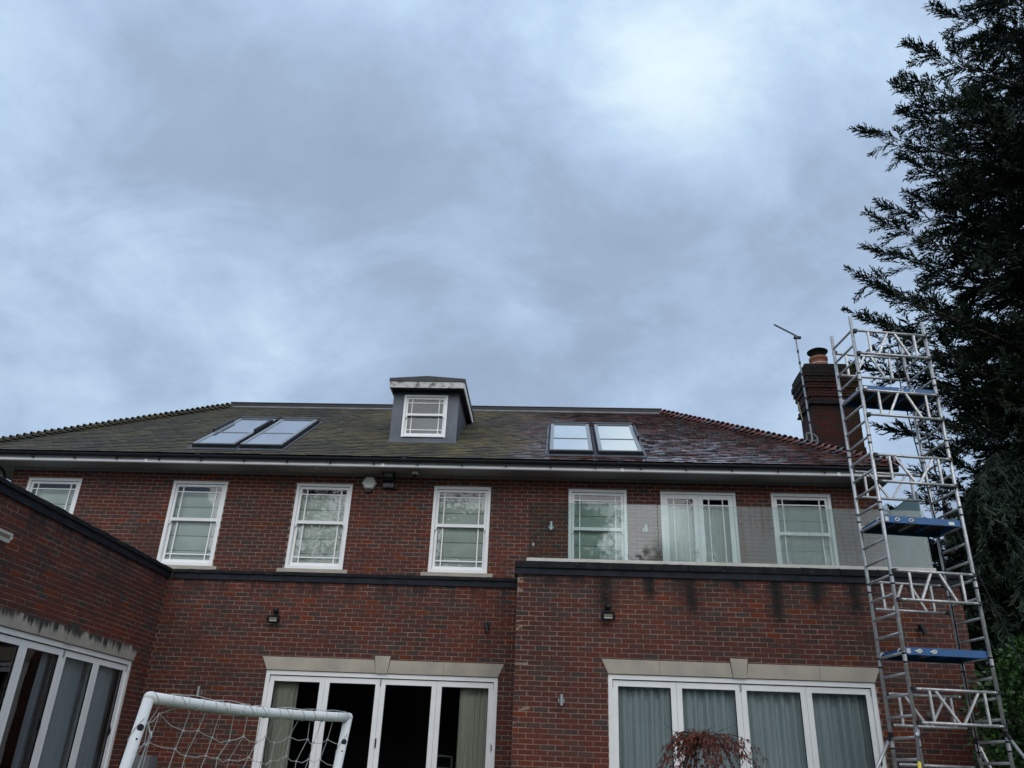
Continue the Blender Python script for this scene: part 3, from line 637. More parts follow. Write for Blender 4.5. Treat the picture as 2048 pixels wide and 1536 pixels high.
def gutter(x0, x1):
    vs = []; n_ = 10
    for x in (x0, x1):
        for rr in (.062, .056):
            for i in range(n_+1):
                a = PI + PI*i/n_; vs.append((x, 14.655+rr*math.cos(a), 6.950+rr*math.sin(a)*1.1))
    fs = []; k = n_+1
    for i in range(n_):
        fs += [(i, i+1, 2*k+i+1, 2*k+i), (k+i+1, k+i, 3*k+i, 3*k+i+1), (i, k+i, k+i+1, i+1), (2*k+i+1, 3*k+i+1, 3*k+i, 2*k+i)]
    fs += [(0, 2*k, 3*k, k), (n_, k+n_, 3*k+n_, 2*k+n_)]
    gm.add(vs, fs)
gutter(EX0+.02, EX1-.01); gut = gm.build('gutter', BLACKP, house)
for i in range(21):
    xx = -11.2 + i*.85; q = MB(); q.box(xx-.014, xx+.014, 14.60, 14.7215, 6.853, 6.866); q.prism([(xx-.014, 14.69, 6.851), (xx-.014, 14.721, 6.851), (xx-.014, 14.721, 6.832)], (.028, 0, 0)); q.build('gutter_bracket', BLACKP, gut)
for xx in (-7.0, -2.95, 1.15, 4.8):
    q = MB(); q.tube([(xx-.05, 14.655, 6.95), (xx+.05, 14.655, 6.95)], .069, 14); q.build('gutter_joint', BLACKP, gut)
q = MB(); q.tube([(-11.18, 14.66, 6.87), (-11.18, 14.68, 6.80), (-11.17, 15.1, 6.70), (-11.16, 15.19, 6.58), (-11.16, 15.19, 4.8)], .034, 10); q.build('downpipe', BLACKP, house, True)

# roof ----------------------------------------------------------------------
def roof_z(y): return ZE + (y-YG)*RT_
YB, EYB = HY1+.5-RD, HY1+.5
mb = MB(); o_ = .03
A_, B_, C_, D_ = (EX0, YG, ZE-o_), (EX1, YG, ZE-o_), (EX1, EYB, ZE-o_), (EX0, EYB, ZE-o_)
a_, b_, c_, d_ = (RX0, YRDG, ZRDG-o_), (RX1, YRDG, ZRDG-o_), (RX1, YB, ZRDG-o_), (RX0, YB, ZRDG-o_)
mb.add([A_, B_, C_, D_, a_, b_, c_, d_], [(0,1,5,4), (1,2,6,5), (2,3,7,6), (3,0,4,7), (4,5,6,7), (3,2,1,0)])
roof = mb.build('roof', simple('roof_felt', (.03, .03, .03), rough=.9), house)
tl = MB()
def tiles(o, u, s, length, u0f, u1f, w=.18, gauge=.125):
    """courses of plain tiles; o eave origin, u along eave, s up the slope; u0f/u1f give the row ends for a slope distance"""
    n = u.cross(s); rows = int(length/gauge)
    for k in range(rows):
        d = k*gauge; a, b = u0f(d), u1f(d); off = (k % 2)*w/2
        j = math.floor((a-off)/w)
        while off+j*w < b:
            x0, x1 = max(off+j*w+.002, a), min(off+(j+1)*w-.002, b); j += 1
            if x1-x0 < .03: continue
            lift = random.uniform(-.002, .005); sag = random.uniform(-.009, .009); h = .017
            p = [o + u*x0 + s*(d+sag) + n*(h+lift), o + u*x1 + s*(d+sag) + n*(h+lift+random.uniform(-.002, .003)), o + u*x1 + s*(d+.185) + n*.001, o + u*x0 + s*(d+.185) + n*.001]
            q = [p[0]-n*.010, p[1]-n*.010, p[2]-n*.010, p[3]-n*.010]
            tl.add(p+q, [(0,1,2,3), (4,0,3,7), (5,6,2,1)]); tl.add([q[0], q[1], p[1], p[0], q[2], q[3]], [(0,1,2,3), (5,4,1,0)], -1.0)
SL = math.sqrt(1+RT_**2); sv = Vector((0, 1, RT_)).normalized()
SKY = [(-7.30, -6.43), (-6.335, -5.475), (-.19, .665), (.762, 1.62)]; SKY_Y0, SKY_Y1 = 14.95, 17.03
lenr = RD*SL
kl, kr = (RX0-EX0)/lenr, (EX1-RX1)/lenr
tiles(Vector((0, YG-.04, ZE-.04*RT_)), Vector((1,0,0)), sv, lenr+.04, lambda d: EX0+kl*d, lambda d: EX1-kr*d)
svl = Vector((RX0-EX0, 0, RD*RT_)); lnl = svl.length; tiles(Vector((EX0, EYB, ZE)), Vector((0,-1,0)), svl.normalized(), lnl, lambda d: RD*d/lnl, lambda d: (EYB-YG)-RD*d/lnl, .33, .2)
svr = Vector((RX1-EX1, 0, RD*RT_)); lnr = svr.length; tiles(Vector((EX1, YG, ZE)), Vector((0,1,0)), svr.normalized(), lnr, lambda d: RD*d/lnr, lambda d: (EYB-YG)-RD*d/lnr, .18, .125)
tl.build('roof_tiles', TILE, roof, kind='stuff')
def hip_tile_mesh():
    vs = []; n_ = 6; Lh = .26        # arched tile along +x (downhill end at 0), apex +z
    for x, rr, zz in ((0, .115, .035), (Lh, .075, -.01)):
        for th in (0, .014):
            for i in range(n_+1):
                a = PI*i/n_; vs.append((x, math.cos(a)*(rr-th), math.sin(a)*(rr-th)*.85 + zz-.035))
    k = n_+1; fs = []
    for i in range(n_): fs += [(i, i+1, 2*k+i+1, 2*k+i), (k+i+1, k+i, 3*k+i, 3*k+i+1), (i, k+i, k+i+1, i+1), (2*k+i, 2*k+i+1, 3*k+i+1, 3*k+i)]
    return vs, fs
HV = []
for i in range(6):
    q = MB(); vv, ff = hip_tile_mesh(); q.add(vv, ff); HV.append(q.mesh('hip_tile', HIPTILE))
for (e, t_) in (((EX0, YG, ZE), (RX0, YRDG, ZRDG)), ((EX1, YG, ZE), (RX1, YRDG, ZRDG))):
    e, t_ = Vector(e), Vector(t_); d = (t_-e); Lh = d.length; d.normalize(); side = d.cross(Vector((0,0,1))).normalized(); up = side.cross(d); nh = 44
    for i in range(nh):
        p = e + d*(i+.1)*Lh/nh + up*(.045+random.uniform(-.004, .006)); tw = random.uniform(-.05, .05)
        R_ = Matrix((d, -side, up)).transposed().to_4x4() @ Matrix.Rotation(tw, 4, 'X') @ Matrix.Rotation(.20+random.uniform(-.02, .02), 4, 'Y')
        o = link('hip_tile', HV[i % 6], roof); o.matrix_basis = Matrix.Translation(p) @ R_
# capping of the flat top and its flashing
mb = MB(); mb.box(RX0-.02, RX1+.02, YRDG-.03, YRDG+.25, ZRDG+.03, ZRDG+.12); mb.box(RX0-.03, RX1+.03, YRDG-.045, YRDG+.27, ZRDG+.1205, ZRDG+.135); rc = mb.build('ridge_capping', BLACKP, roof)
mb = MB(); mb.obox(Vector(((RX0+RX1)/2, YRDG-.035, ZRDG+.012)), Vector(((RX1-RX0)/2+.01, 0, 0)), sv*.075, Vector((0, -RT_, 1)).normalized()*.012); mb.build('lead_flashing', simple('pale_lead', (.20, .21, .22), (.33, .34, .35), .5, .2, scale=3), roof)

# skylights
up_n = Vector((0, -RT_, 1)).normalized()
def skylight(x0, x1, left_cover, right_cover):
    def P(u, s_, h): return Vector((u, SKY_Y0-.03, roof_z(SKY_Y0-.03))) + sv*s_ + up_n*h
    S1 = (SKY_Y1-SKY_Y0)*SL
    def pb(m_, a, b, s0, s1, h0, h1):
        vs = [P(uu, ss, hh) for hh in (h0, h1) for uu, ss in ((a, s0), (b, s0), (b, s1), (a, s1))]; m_.add(vs, [(0,3,2,1),(4,5,6,7),(0,1,5,4),(1,2,6,5),(2,3,7,6),(3,0,4,7)])
    f = MB(); F_ = .04
    pb(f, x0, x0+F_, 0, S1, -.02, .085); pb(f, x1-F_, x1, 0, S1, -.02, .085); pb(f, x0+F_, x1-F_, 0, .05, -.02, .085); pb(f, x0+F_, x1-F_, S1-.06, S1, -.02, .085)
    k = f.build('skylight', DARKMETAL, house)
    s = MB(); w = .042
    pb(s, x0+.012, x0+F_+w, .015, S1-.02, .0855, .105); pb(s, x1-F_-w, x1-.012, .015, S1-.02, .0855, .105); pb(s, x0+F_+w, x1-F_-w, .015, .055, .0855, .105); pb(s, x0+F_+w, x1-F_-w, S1-.06, S1-.02, .0855, .112); s.build('sash', GREYALU, k)
    sh = S1*.415
    q = MB(); pb(q, x0+F_+w, x1-F_-w, sh-.02, sh+.02, .086, .102); q.build('glazing_bar', GREYALU, k)
    for a, b in ((.055, sh-.02), (sh+.02, S1-.06)):
        q = MB(); q.add([P(x0+F_+w, a, .092), P(x1-F_-w, a, .092), P(x1-F_-w, b, .092), P(x0+F_+w, b, .092)], [(0,1,2,3)]); q.build('pane', GLASS_ROOF, k)
    q = MB(); pb(q, x0-.01, x1+.01, S1-.05, S1+.06, .106, .125); q.build('top_hood', DARKMETAL, k)
    for c, yes in ((x0-.028, left_cover), (x1-.012, right_cover)):
        if yes: q = MB(); pb(q, c, c+.04, S1*.42, S1*.84, .02, .17); q.build('side_cover', DARKMETAL, k)
    q = MB(); pb(q, x0-.07, x0-.03, -.05, S1+.05, -.01, .032); pb(q, x1+.03, x1+.07, -.05, S1+.05, -.01, .032); pb(q, x0-.07, x1+.07, -.14, -.012, -.01, .022); q.build('flashing', LEAD, k)
    q = MB(); pb(q, x0, x1, .0, S1, -.028, -.024); q.build('blackout_lining', BLIND, k)
for (a, b), lc, rc_ in zip(SKY, (True, False, False, False), (True, False, False, True)): skylight(a, b, lc, rc_)

# dormer
DX0, DX1, DY = -3.505, -2.115, 15.577
d = MB(); zdt = 8.86
zd0 = roof_z(DY); yb = YG + (zdt-ZE)/RT_
WX0, WX1, WZ0, WZ1 = -3.268, -2.346, 7.775, 8.722
d.box(DX0, WX0, DY, DY+.1, zd0-.1, zdt); d.box(WX1, DX1, DY, DY+.1, zd0-.1, zdt); d.box(WX0, WX1, DY, DY+.1, WZ1, zdt); d.box(WX0, WX1, DY, DY+.1, zd0-.1, WZ0-.002)
dm = d.build('dormer', LEAD, house)
for x in (DX0, DX1-.08):
    q = MB(); q.prism([(x, DY+.101, zd0-.05), (x, DY+.101, zdt), (x, yb+.1, zdt), (x, yb+.1, roof_z(yb+.1)-.05)], (.08, 0, 0)); q.build('cheek', LEAD, dm)
for x in (WX0-.045, WX1+.012):
    q = MB(); q.box(x, x+.03, DY-.012, DY-.001, zd0+.02, zdt-.03); q.build('lead_seam', LEAD, dm)
q = MB(); q.box(DX0+.08, DX1-.08, DY+.5, DY+.52, zd0, zdt); q.build('inner_lining', simple('sky_tinted_lining', (.22, .26, .33), (.17, .21, .27), .9, scale=1), dm)  # blue-grey colour stands in for sky reflected in the dormer panes
q = MB(); q.box(DX0-.03, DX1+.03, DY-.06, DY-.001, zd0-.05, zd0+.012); q.build('apron_flashing', LEAD, dm)
def dirty_fascia():
    m, t, b_ = base_mat('dirty_fascia', .6); r = ramp(t, [(.48, (.50, .50, .48)), (.58, (.36, .35, .33)), (.62, (.12, .11, .10))]); p = wpos(t)
    t.links.new(noise(t, 5.5, 5, .7, p, (1.2, 1, 1.6)), r.inputs[0]); t.links.new(r.outputs[0], b_.inputs['Base Color']); return m
FX0, FX1, FY = -3.56, -1.985, 15.327
yr_ = YG + (8.95-ZE)/RT_
q = MB(); q.box(FX0, FX1, FY, FY+.02, 8.79, 8.932); q.build('fascia', dirty_fascia(), dm)
for xx in (FX0, FX1-.02):
    q = MB(); q.box(xx, xx+.02, FY+.021, yr_-.1, 8.79, 8.932); q.build('fascia', FASCIA, dm)
q = MB(); q.box(FX0+.021, FX1-.021, FY+.021, yr_-.15, 8.80, 8.815); q.build('soffit', BLACKP, dm)
q = MB(); mx = -2.772
q.prism([(FX0-.015, FY-.018, 8.935), (FX1+.015, FY-.018, 8.935), (FX1+.015, FY-.018, 9.0), (mx, FY-.018, 9.058), (FX0-.015, FY-.018, 9.0)], (0, 2.75, 0)); q.build('dormer_roof', DARKMETAL, dm)
sash_window('dormer_window', WX0, WX1, WZ0, WZ1, DY-.03, .8, False, house, WHITE)

# chimney
CX0, CX1, CY0, CY1 = 6.30, 7.45, 19.0, 19.95
cm = MB(); cm.box(CX0+.007, CX1-.007, CY0+.007, CY1-.007, 6.0, 11.3); ch = cm.build('chimney', MORTAR_C, house)
cb = MB()
def ring(z0, ex, soldier=False):
    for o, u, n, Lw in ((Vector((CX0-ex, CY0-ex, 0)), Vector((1,0,0)), Vector((0,-1,0)), CX1-CX0+2*ex), (Vector((CX0-ex, CY1+ex, 0)), Vector((0,-1,0)), Vector((-1,0,0)), CY1-CY0+2*ex), (Vector((CX1+ex, CY0-ex, 0)), Vector((0,1,0)), Vector((1,0,0)), CY1-CY0+2*ex)):
        off = .1125 if int(round(z0/.075)) % 2 else 0; j = 0; x = 0.0
        cuts = [0.0] + [c for c in np.arange(.225-off, Lw-.04, .225)] + [Lw]
        for a, b in zip(cuts, cuts[1:]):
            vv, ff = brick_mesh(o + u*((a+b)/2) + Vector((0,0,z0+.0375)), u, n, b-a-.01, .065, depth=.06+ex); cb.add(vv, ff)
z = 8.4
while z < 11.29:
    ex = 0.0
    if 8.97 < z < 9.06: ex = .022
    if z < 8.98: ex = .022
    if 10.20 < z < 10.34: ex = .05
    if z > 10.42: ex = .035
    if z > 10.60: ex = .07
    if z > 10.74: ex = .105
    if z > 10.89: ex = .13
    if z > 11.03: ex = .10
    if z > 11.18: ex = .06
    ring(z, ex); z += .075
cb.build('bricks', MB_CHIM, ch, kind='stuff')
q = MB(); q.box(CX0-.075, CX1+.075, CY0-.075, CY1+.075, 10.205, 10.245); q.prism([(CX0-.07, CY0-.075, 10.246), (CX0-.07, CY0-.01, 10.30), (CX0-.07, CY0-.01, 10.246)], (CX1-CX0+.14, 0, 0)); q.build('dark_band', BAND, ch)
q = MB(); q.box(CX0-.03, CX1+.03, CY0-.03, CY1+.03, 11.3, 11.34); q.build('flaunching', MORTAR_C, ch)
q = MB(); px, py = 6.78, 19.45; q.lathe((px, py, 11.33), [(.24, 0), (.235, .12), (.225, .125), (.22, .32), (.235, .33), (.235, .4), (.2, .41)], 20); q.build('chimney_pot', TERRA, ch, True)
q = MB(); q.lathe((px, py, 11.52), [(.231, 0), (.236, .008), (.231, .016)], 20); q.build('strap', WHITE, ch)
q = MB()
for k in range(20):
    a = 2*PI*k/20; q.tube([(px+.19*math.cos(a), py+.19*math.sin(a), 11.72), (px+.19*math.cos(a), py+.19*math.sin(a), 11.9)], .006, 5)
q.lathe((px, py, 11.9), [(.262, 0), (.268, .02), (.19, .07), (.03, .1)], 24); q.build('cowl', BLACKP, ch)
# vent and grey cabinet
q = MB(); q.box(-9.225, -9.037, YU-.02, YU-.002, 6.465, 6.60); q.box(-9.21, -9.052, YU-.026, YU-.0205, 6.48, 6.585); vt = q.build('vent', BRICKRED, house)
for i in range(5): q = MB(); q.box(-9.2, -9.06, YU-.031, YU-.0265, 6.487+i*.02, 6.497+i*.02); q.build('slat', BRICKRED, vt)

# ------------------------------------------------------------------ things fixed to the house
# balcony glass
bl = thing('glass_balustrade', (2.7, YR+.07, ZC2), 'long frameless glass balustrade on a cream base rail along the balcony edge', 'balustrade')
q = MB(); q.box(-.505, 6.06, YR+.035, YR+.10, ZC2+.022, 4.81); q.build('base_rail', simple('cream_trim', (.62, .60, .52), (.50, .48, .42), .5, scale=4), bl)
for i in range(11):
    q = MB(); xx = -.28+i*.6; q.box(xx-.006, xx+.006, YR-.062, YR+.03, ZC2+.004, ZC2+.026); q.build('drip_spacer', CREAM, bl)
for a, b in ((-.476, 1.661), (1.669, 3.822), (3.830, 6.03)):
    q = MB(); q.box(a, b, YR+.058, YR+.074, 4.78, 5.765); q.build('glass_panel', GLASS_BAL, bl)
sc_ = thing('privacy_screen', (6.02, 14.3, ZC2), 'tall frosted glass privacy screen across the right end of the balcony', 'screen')
q = MB(); q.box(6.012, 6.026, YR+.12, 15.2, 4.83, 6.11); q.build('glass_panel', FROST, sc_)
q = MB(); q.box(6.0, 6.04, YR+.11, 15.22, ZC2+.022, 4.83); q.build('base_rail', CREAM, sc_)
q = MB(); q.box(6.008, 6.03, YR+.12, 15.2, 6.111, 6.121); q.build('edge_trim', GREYALU, sc_)

def floodlight(lab, x, y, zc_, w, h, ball, grp='floodlights on the ground floor walls', n=(0,-1,0), body=BLACKP):
    t = thing('floodlight', (x, y, zc_), lab, 'floodlight', grp); n = Vector(n); u = n.cross(Vector((0,0,1))); u = -u; c = Vector((x, y, zc_))
    tilt = Vector((0,0,1))*math.cos(.25) + n*math.sin(.25); nn = n*math.cos(.25) - Vector((0,0,1))*math.sin(.25)
    b = c + n*.11
    q = MB(); q.obox(b, u*w/2, nn*.022, tilt*h/2); q.build('housing', body, t)
    q = MB()
    for k in range(6): q.obox(b - nn*.032 + u*(w*(-.4+.16*k)), u*.004, nn*.01, tilt*h*.4)
    q.build('cooling_fins', body, t)
    q = MB(); q.obox(b + nn*.023, u*(w/2-.034), nn*.0015, tilt*(h/2-.030)); q.build('lens', LENS, t)
    q = MB(); q.obox(b + nn*.0255 - tilt*(h/2-.036), u*(w/2-.04), nn*.001, tilt*.005); q.build('reflector', WHITE, t)
    q = MB()
    for s_ in (-1, 1): q.obox(b + u*s_*(w/2+.008), u*.005, n*.03, Vector((0,0,1))*.015)
    q.tube([c+n*.005, b-nn*.02], .014, 6); q.build('bracket', body, t)
    if ball:
        z = zc_ + ball; cc = Vector((x, y, z)) + n*.05
        q = MB(); q.lathe(cc, [(.012, -.055), (.035, -.035), (.046, -.012), (.046, .012), (.034, .036), (.012, .05)], 14); q.build('sensor', body, t, True)
        q = MB(); q.obox(Vector((x, y, z-.03)) + n*.012, u*.035, n*.012, Vector((0,0,1))*.06); q.tube([cc - Vector((0,0,.04)), c + n*.09 + Vector((0,0,h*.4))], .01, 6); q.build('mount', body, t)
floodlight('black floodlight with sensor above the left end of the lintel below the balcony', .813, YR, 3.88, .205, .125, .155)
floodlight('black floodlight with sensor on the recessed middle wall above the goal', -4.92, YM, 3.855, .20, .125, .155)
floodlight('white floodlight on the left wing wall cut by the left edge of the photo', XL, 9.64, 4.02, .30, .12, 0, None, (1, 0, 0), CREAM)
def spot(lab, x, y, z0, z1):
    t = thing('security_light', (x, y, z0), lab, 'wall light', 'small black lights on the ground floor walls'); zc_ = (z0+z1)/2
    q = MB(); q.box(x-.035, x+.035, y-.02, y-.001, zc_, z1); q.build('back_plate', BLACKP, t)
    q = MB(); q.tube([(x, y-.02, zc_+.05), (x, y-.07, zc_+.04)], .013, 8); q.build('arm', BLACKP, t)
    q = MB(); q.tube([(x-.02, y-.06, zc_+.06), (x+.015, y-.09, z0)], .033, 12); q.build('lamp_head', BLACKP, t)
    q = MB(); q.tube([(x+.0152, y-.0905, z0-.001), (x+.0155, y-.091, z0-.004)], .026, 12); q.build('lens', LENS, t)
spot('small black wall light beside the corner of the recessed middle wall', -1.19, YM, 3.76, 3.935)
spot('small black wall light on the brickwork behind the scaffold tower', 5.65, YR, 3.75, 3.93)
def updown(lab, x, y, zc_, h=.16):
    t = thing('wall_lamp', (x, y, zc_), lab, 'wall lamp', 'steel up and down lamps')
    q = MB(); q.lathe((x, y-.001, zc_-.005), [(.052, 0), (.055, .008), (.05, .016)], 18, 'y'); q.build('back_plate', STEEL, t)
    q = MB(); q.tube([(x, y-.016, zc_), (x, y-.05, zc_)], .012, 8); q.build('arm', STEEL, t)
    q = MB(); q.tube([(x, y-.08, zc_-h/2), (x, y-.08, zc_+h/2)], .031, 16); q.build('lamp_tube', STEEL, t, False)
    q = MB(); q.tube([(x, y-.08, zc_-h/2-.003), (x, y-.08, zc_-h/2-.0005)], .025, 14); q.tube([(x, y-.08, zc_+h/2+.0005), (x, y-.08, zc_+h/2+.003)], .025, 14); q.build('lens', LENS, t)
updown('steel tube wall lamp on the bricks left of the doors below the balcony', .09, YR, 2.62)
updown('steel tube wall lamp on the bricks behind the lowest tower brace', 5.58, YR, 2.61, .13)
updown('steel tube wall lamp seen just above the goal crossbar', -6.02, YM, 2.63)
updown('steel tube wall lamp behind the clear left end of the balcony glass', -.126, YU, 5.855)
updown('steel tube wall lamp between the balcony window and the french doors', 1.66, YU, 5.85, .14)
t = thing('alarm_box', (-3.72, YU, 6.64), 'cream hexagonal alarm box with black strobe under the eaves', 'alarm box')
hexa = lambda r_, y: [(-3.72+r_*math.cos(PI/3*k), y, 6.645+r_*math.sin(PI/3*k)*.95) for k in range(6)]
q = MB(); v = hexa(.15, YU-.002)+hexa(.15, YU-.05)+hexa(.125, YU-.085); q.add(v, [tuple(range(12, 18))]+[(6*j+k, 6*j+(k+1) % 6, 6*j+6+(k+1) % 6, 6*j+6+k) for j in range(2) for k in range(6)]); q.build('cover', CREAM, t)
q = MB(); q.prism([(-3.79, YU-.07, 6.505), (-3.65, YU-.07, 6.505), (-3.675, YU-.07, 6.452), (-3.765, YU-.07, 6.452)], (0, .06, 0)); q.build('strobe', BLACKP, t)
t = thing('halogen_floodlight', (-3.32, YU, 6.55), 'large black halogen floodlight under the eaves beside the alarm box', 'floodlight')
q = MB(); q.obox((-3.32, YU-.17, 6.775), (.108, 0, 0), (0, .05, -.012), (0, .035, .13)); q.build('housing', BLACKP, t)
q = MB(); q.obox((-3.32, YU-.223, 6.80), (.082, 0, 0), (0, .002, 0), (0, .022, .082)); q.build('lens', simple('halogen_glass', (.12, .14, .13), (.2, .22, .2), .08, scale=10), t)
q = MB(); q.obox((-3.32, YU-.225, 6.845), (.07, 0, 0), (0, .002, 0), (0, .008, .026)); q.build('reflector', STEEL, t)
q = MB(); q.box(-3.425, -3.215, YU-.13, YU-.02, 6.54, 6.63); q.box(-3.35, -3.28, YU-.15, YU-.131, 6.56, 6.61); q.build('sensor_housing', simple('grey_plastic', (.04, .045, .055), (.03, .035, .045), .4), t)
q = MB(); q.box(-3.205, -3.165, YU-.07, YU-.004, 6.53, 6.60); q.build('junction_box', BLACKP, t)
t = thing('security_camera', (-2.785, YU-.3, 6.83), 'small white dome security camera hanging from the soffit', 'camera')
q = MB(); q.lathe((-2.785, YU-.28, 6.755), [(.058, 0), (.062, .03), (.055, .055), (.03, .074)], 16); q.build('housing', CREAM, t, True)
q = MB(); q.lathe((-2.785, YU-.285, 6.70), [(.012, 0), (.035, .012), (.046, .035), (.048, .056)], 14); q.build('dome', BLACKP, t, True)
t = thing('door_sensor', (-.457, YU, 5.5), 'tiny white sensor on the bricks behind the left balcony glass', 'sensor')
q = MB(); q.box(-.475, -.44, YU-.025, YU-.001, 5.47, 5.535); q.build('cover', CREAM, t); q = MB(); q.lathe((-.457, YU-.026, 5.487), [(.01, 0), (.008, .006)], 8, 'y'); q.build('lens', BLACKP, t)
t = thing('meter_cabinet', (-6.72, YM-.2, .88), 'plain grey cabinet against the bricks behind the left goal post', 'cabinet')
q = MB(); q.box(-6.965, -6.51, YM-.30, YM-.012, .88, 1.63); q.build('body', GREYBOX, t); q = MB(); q.box(-6.95, -6.525, YM-.312, YM-.301, .9, 1.605); q.build('door', GREYBOX, t); q = MB(); q.lathe((-6.56, YM-.313, 1.3), [(.014, 0), (.012, .012)], 10, 'y'); q.build('lock', STEEL, t)

# tv aerial
t = thing('tv_aerial', (6.2, 18.85, 9.2), 'thin television aerial on a tall mast strapped to the chimney', 'aerial')
q = MB(); mast_t = Vector((6.07, 18.85, 12.05)); q.tube([(6.17, 18.85, 9.0), (6.13, 18.85, 10.4), mast_t], [.026, .025, .018], 8); q.build('mast', GREYALU, t)
q = MB()
for k in range(7): z = 9.6+k*.33; f_ = (z-9.0)/3.05; q.tube([(6.17-.1*f_, 18.85, z), (6.17-.1*f_, 18.85, z+.07)], .0275, 8)
q.build('tape_bands', DARKMETAL, t)
e0, e1 = Vector((6.14, 18.82, 12.02)), Vector((5.46, 18.5, 12.20)); q = MB(); q.bar(e0, e1, .03, .03); q.build('boom', DARKMETAL, t)
bd = (e1-e0).normalized(); sd_ = bd.cross(Vector((0,0,1))).normalized(); el = (sd_*.55 + Vector((0,0,.85))).normalized()
for k in range(13):
    p = e0 + (e1-e0)*(.12+.86*k/12); hl = .13-.004*k; q = MB(); q.tube([p-el*hl, p+el*hl], .006, 5); q.build('element', STEEL, t)
q = MB(); q.box(6.02, 6.2, 18.80, 18.87, 11.985, 12.04); q.build('clamp', BLACKP, t)
q = MB(); q.tube([(5.97, 18.98, 10.25), (6.03, 18.98, 9.75)], .014, 6); q.build('stay_rod', simple('pale_timber', (.42, .36, .22), rough=.8), t)
q = MB(); q.bar((6.05, 18.95, 9.95), (6.14, 18.85, 10.0), .02); q.build('upper_bracket', DARKMETAL, t)
q = MB(); oc = [(6.17+.22*(x-.5), 18.93-.0, 9.20+.36*(z-.5)) for x, z in ((0, 0), (.75, 0), (1.15, .25), (1.15, .75), (.75, 1), (0, 1))]
for a, b in zip(oc, oc[1:]+oc[:1]): q.bar(a, b, .03, .03, (0,1,0))
q.bar((6.1, 18.93, 9.2), (6.32, 18.93, 9.2), .03, .02, (0,1,0)); q.box(6.07, 6.2, 18.90, 18.96, 9.36, 9.41); q.box(6.07, 6.2, 18.90, 18.96, 9.0, 9.05); q.build('wall_bracket', simple('weathered_zinc', (.16, .18, .18), (.26, .28, .28), .6, .3, scale=15), t)

# ------------------------------------------------------------------ scaffold tower
TX, TY, TH, TA, TB = 4.4704, 11.1943, .13862, 1.1637, .6354
ex, ey = Vector((math.cos(TH), math.sin(TH), 0)), Vector((-math.sin(TH), math.cos(TH), 0))
def T(a, b, z): return Vector((TX, TY, 0)) + ex*a + ey*b + Vector((0,0,z))
def RZ(k): return 7.9305 - .25*(k-1)
twr = thing('scaffold_tower', (TX+.5, TY+.4, .87), 'tall narrow aluminium scaffold tower with three blue platforms beside the brick extension', 'scaffold tower')
G0 = .87
for a in (0, TA):
    for b in (0, TB):
        q = MB(); q.tube([T(a, b, G0+.12), T(a, b, RZ(1)+.235)], .0255, 12); lg = q.build('leg', ALU, twr, True)
        for k in (4.2, 8.2, 12.2, 16.25, 20.25, 24.25):
            if RZ(k) < G0+.3: continue
            z = RZ(k); q = MB(); q.tube([T(a, b, z-.075), T(a, b, z+.075)], .0275, 12); q.build('sleeve', ALU, lg)
            for dz in (-.055, .055): q = MB(); q.tube([T(a, b, z+dz-.012), T(a, b, z+dz+.012)], .0305, 12); q.build('locking_ring', BLACKP, lg)
        q = MB(); q.lathe(T(a, b, G0+.0), [(.07, 0), (.07, .012), (.02, .014), (.02, .14)], 12); q.build('foot', ALU, lg)
for a in (0, TA):
    for k in range(1, 29):
        if RZ(k) < G0+.2: break
        q = MB(); q.tube([T(a, .02, RZ(k)), T(a, TB-.02, RZ(k))], .0185, 10); q.build('rung', ALU, twr, True)
def rail(b, k):
    z = RZ(k); s = -1 if b == 0 else 1; bb = b + s*.0
    q = MB(); off = -.052 if b == 0 else .052
    q.tube([T(.045, b+off, z), T(TA-.045, b+off, z)], .0205, 10); o = q.build('guard_rail', ALU, twr, True)
    for a in (0, TA):
        q = MB(); q.obox(T(a + (.03 if a == 0 else -.03), b+off*.6, z), ex*.028, ey*.035, Vector((0,0,.024))); q.build('rail_clip', BLACKP, o)
        sgn = 1 if a == 0 else -1
        for j in (0, 1): q = MB(); q.tube([T(a+sgn*(.075+.022*j), b+off, z), T(a+sgn*(.083+.022*j), b+off, z)], .0212, 10); q.build('crimp', STEEL, o)
    return z, off
def brace(b, k0, k1, vee):
    z0, off = rail(b, k0); z1, _ = rail(b, k1)
    pts = [(.22, .22), (TA-.22, TA-.22)] + ([(.30, TA/2-.03), (TA-.30, TA/2+.03)] if vee else [(TA/2-.06, .34), (TA/2+.06, TA-.34)])
    for t0, t1 in pts: q = MB(); q.bar(T(t0, b+off, z0-.012), T(t1, b+off, z1+.012), .028, .028, ey); q.build('brace', ALU, twr)
brace(0, 1.12, 2.66, False); brace(TB, 1.2, 2.74, False)
brace(0, 5.15, 6.70, False)
brace(0, 9.2, 10.78, True); brace(TB, 9.2, 10.78, True)
brace(0, 15.8, 17.32, False); brace(TB, 15.8, 17.32, False)
brace(0, 21.76, 23.34, True); brace(TB, 21.76, 23.32, True)
rail(TB, 25.2); rail(0, 25.75)
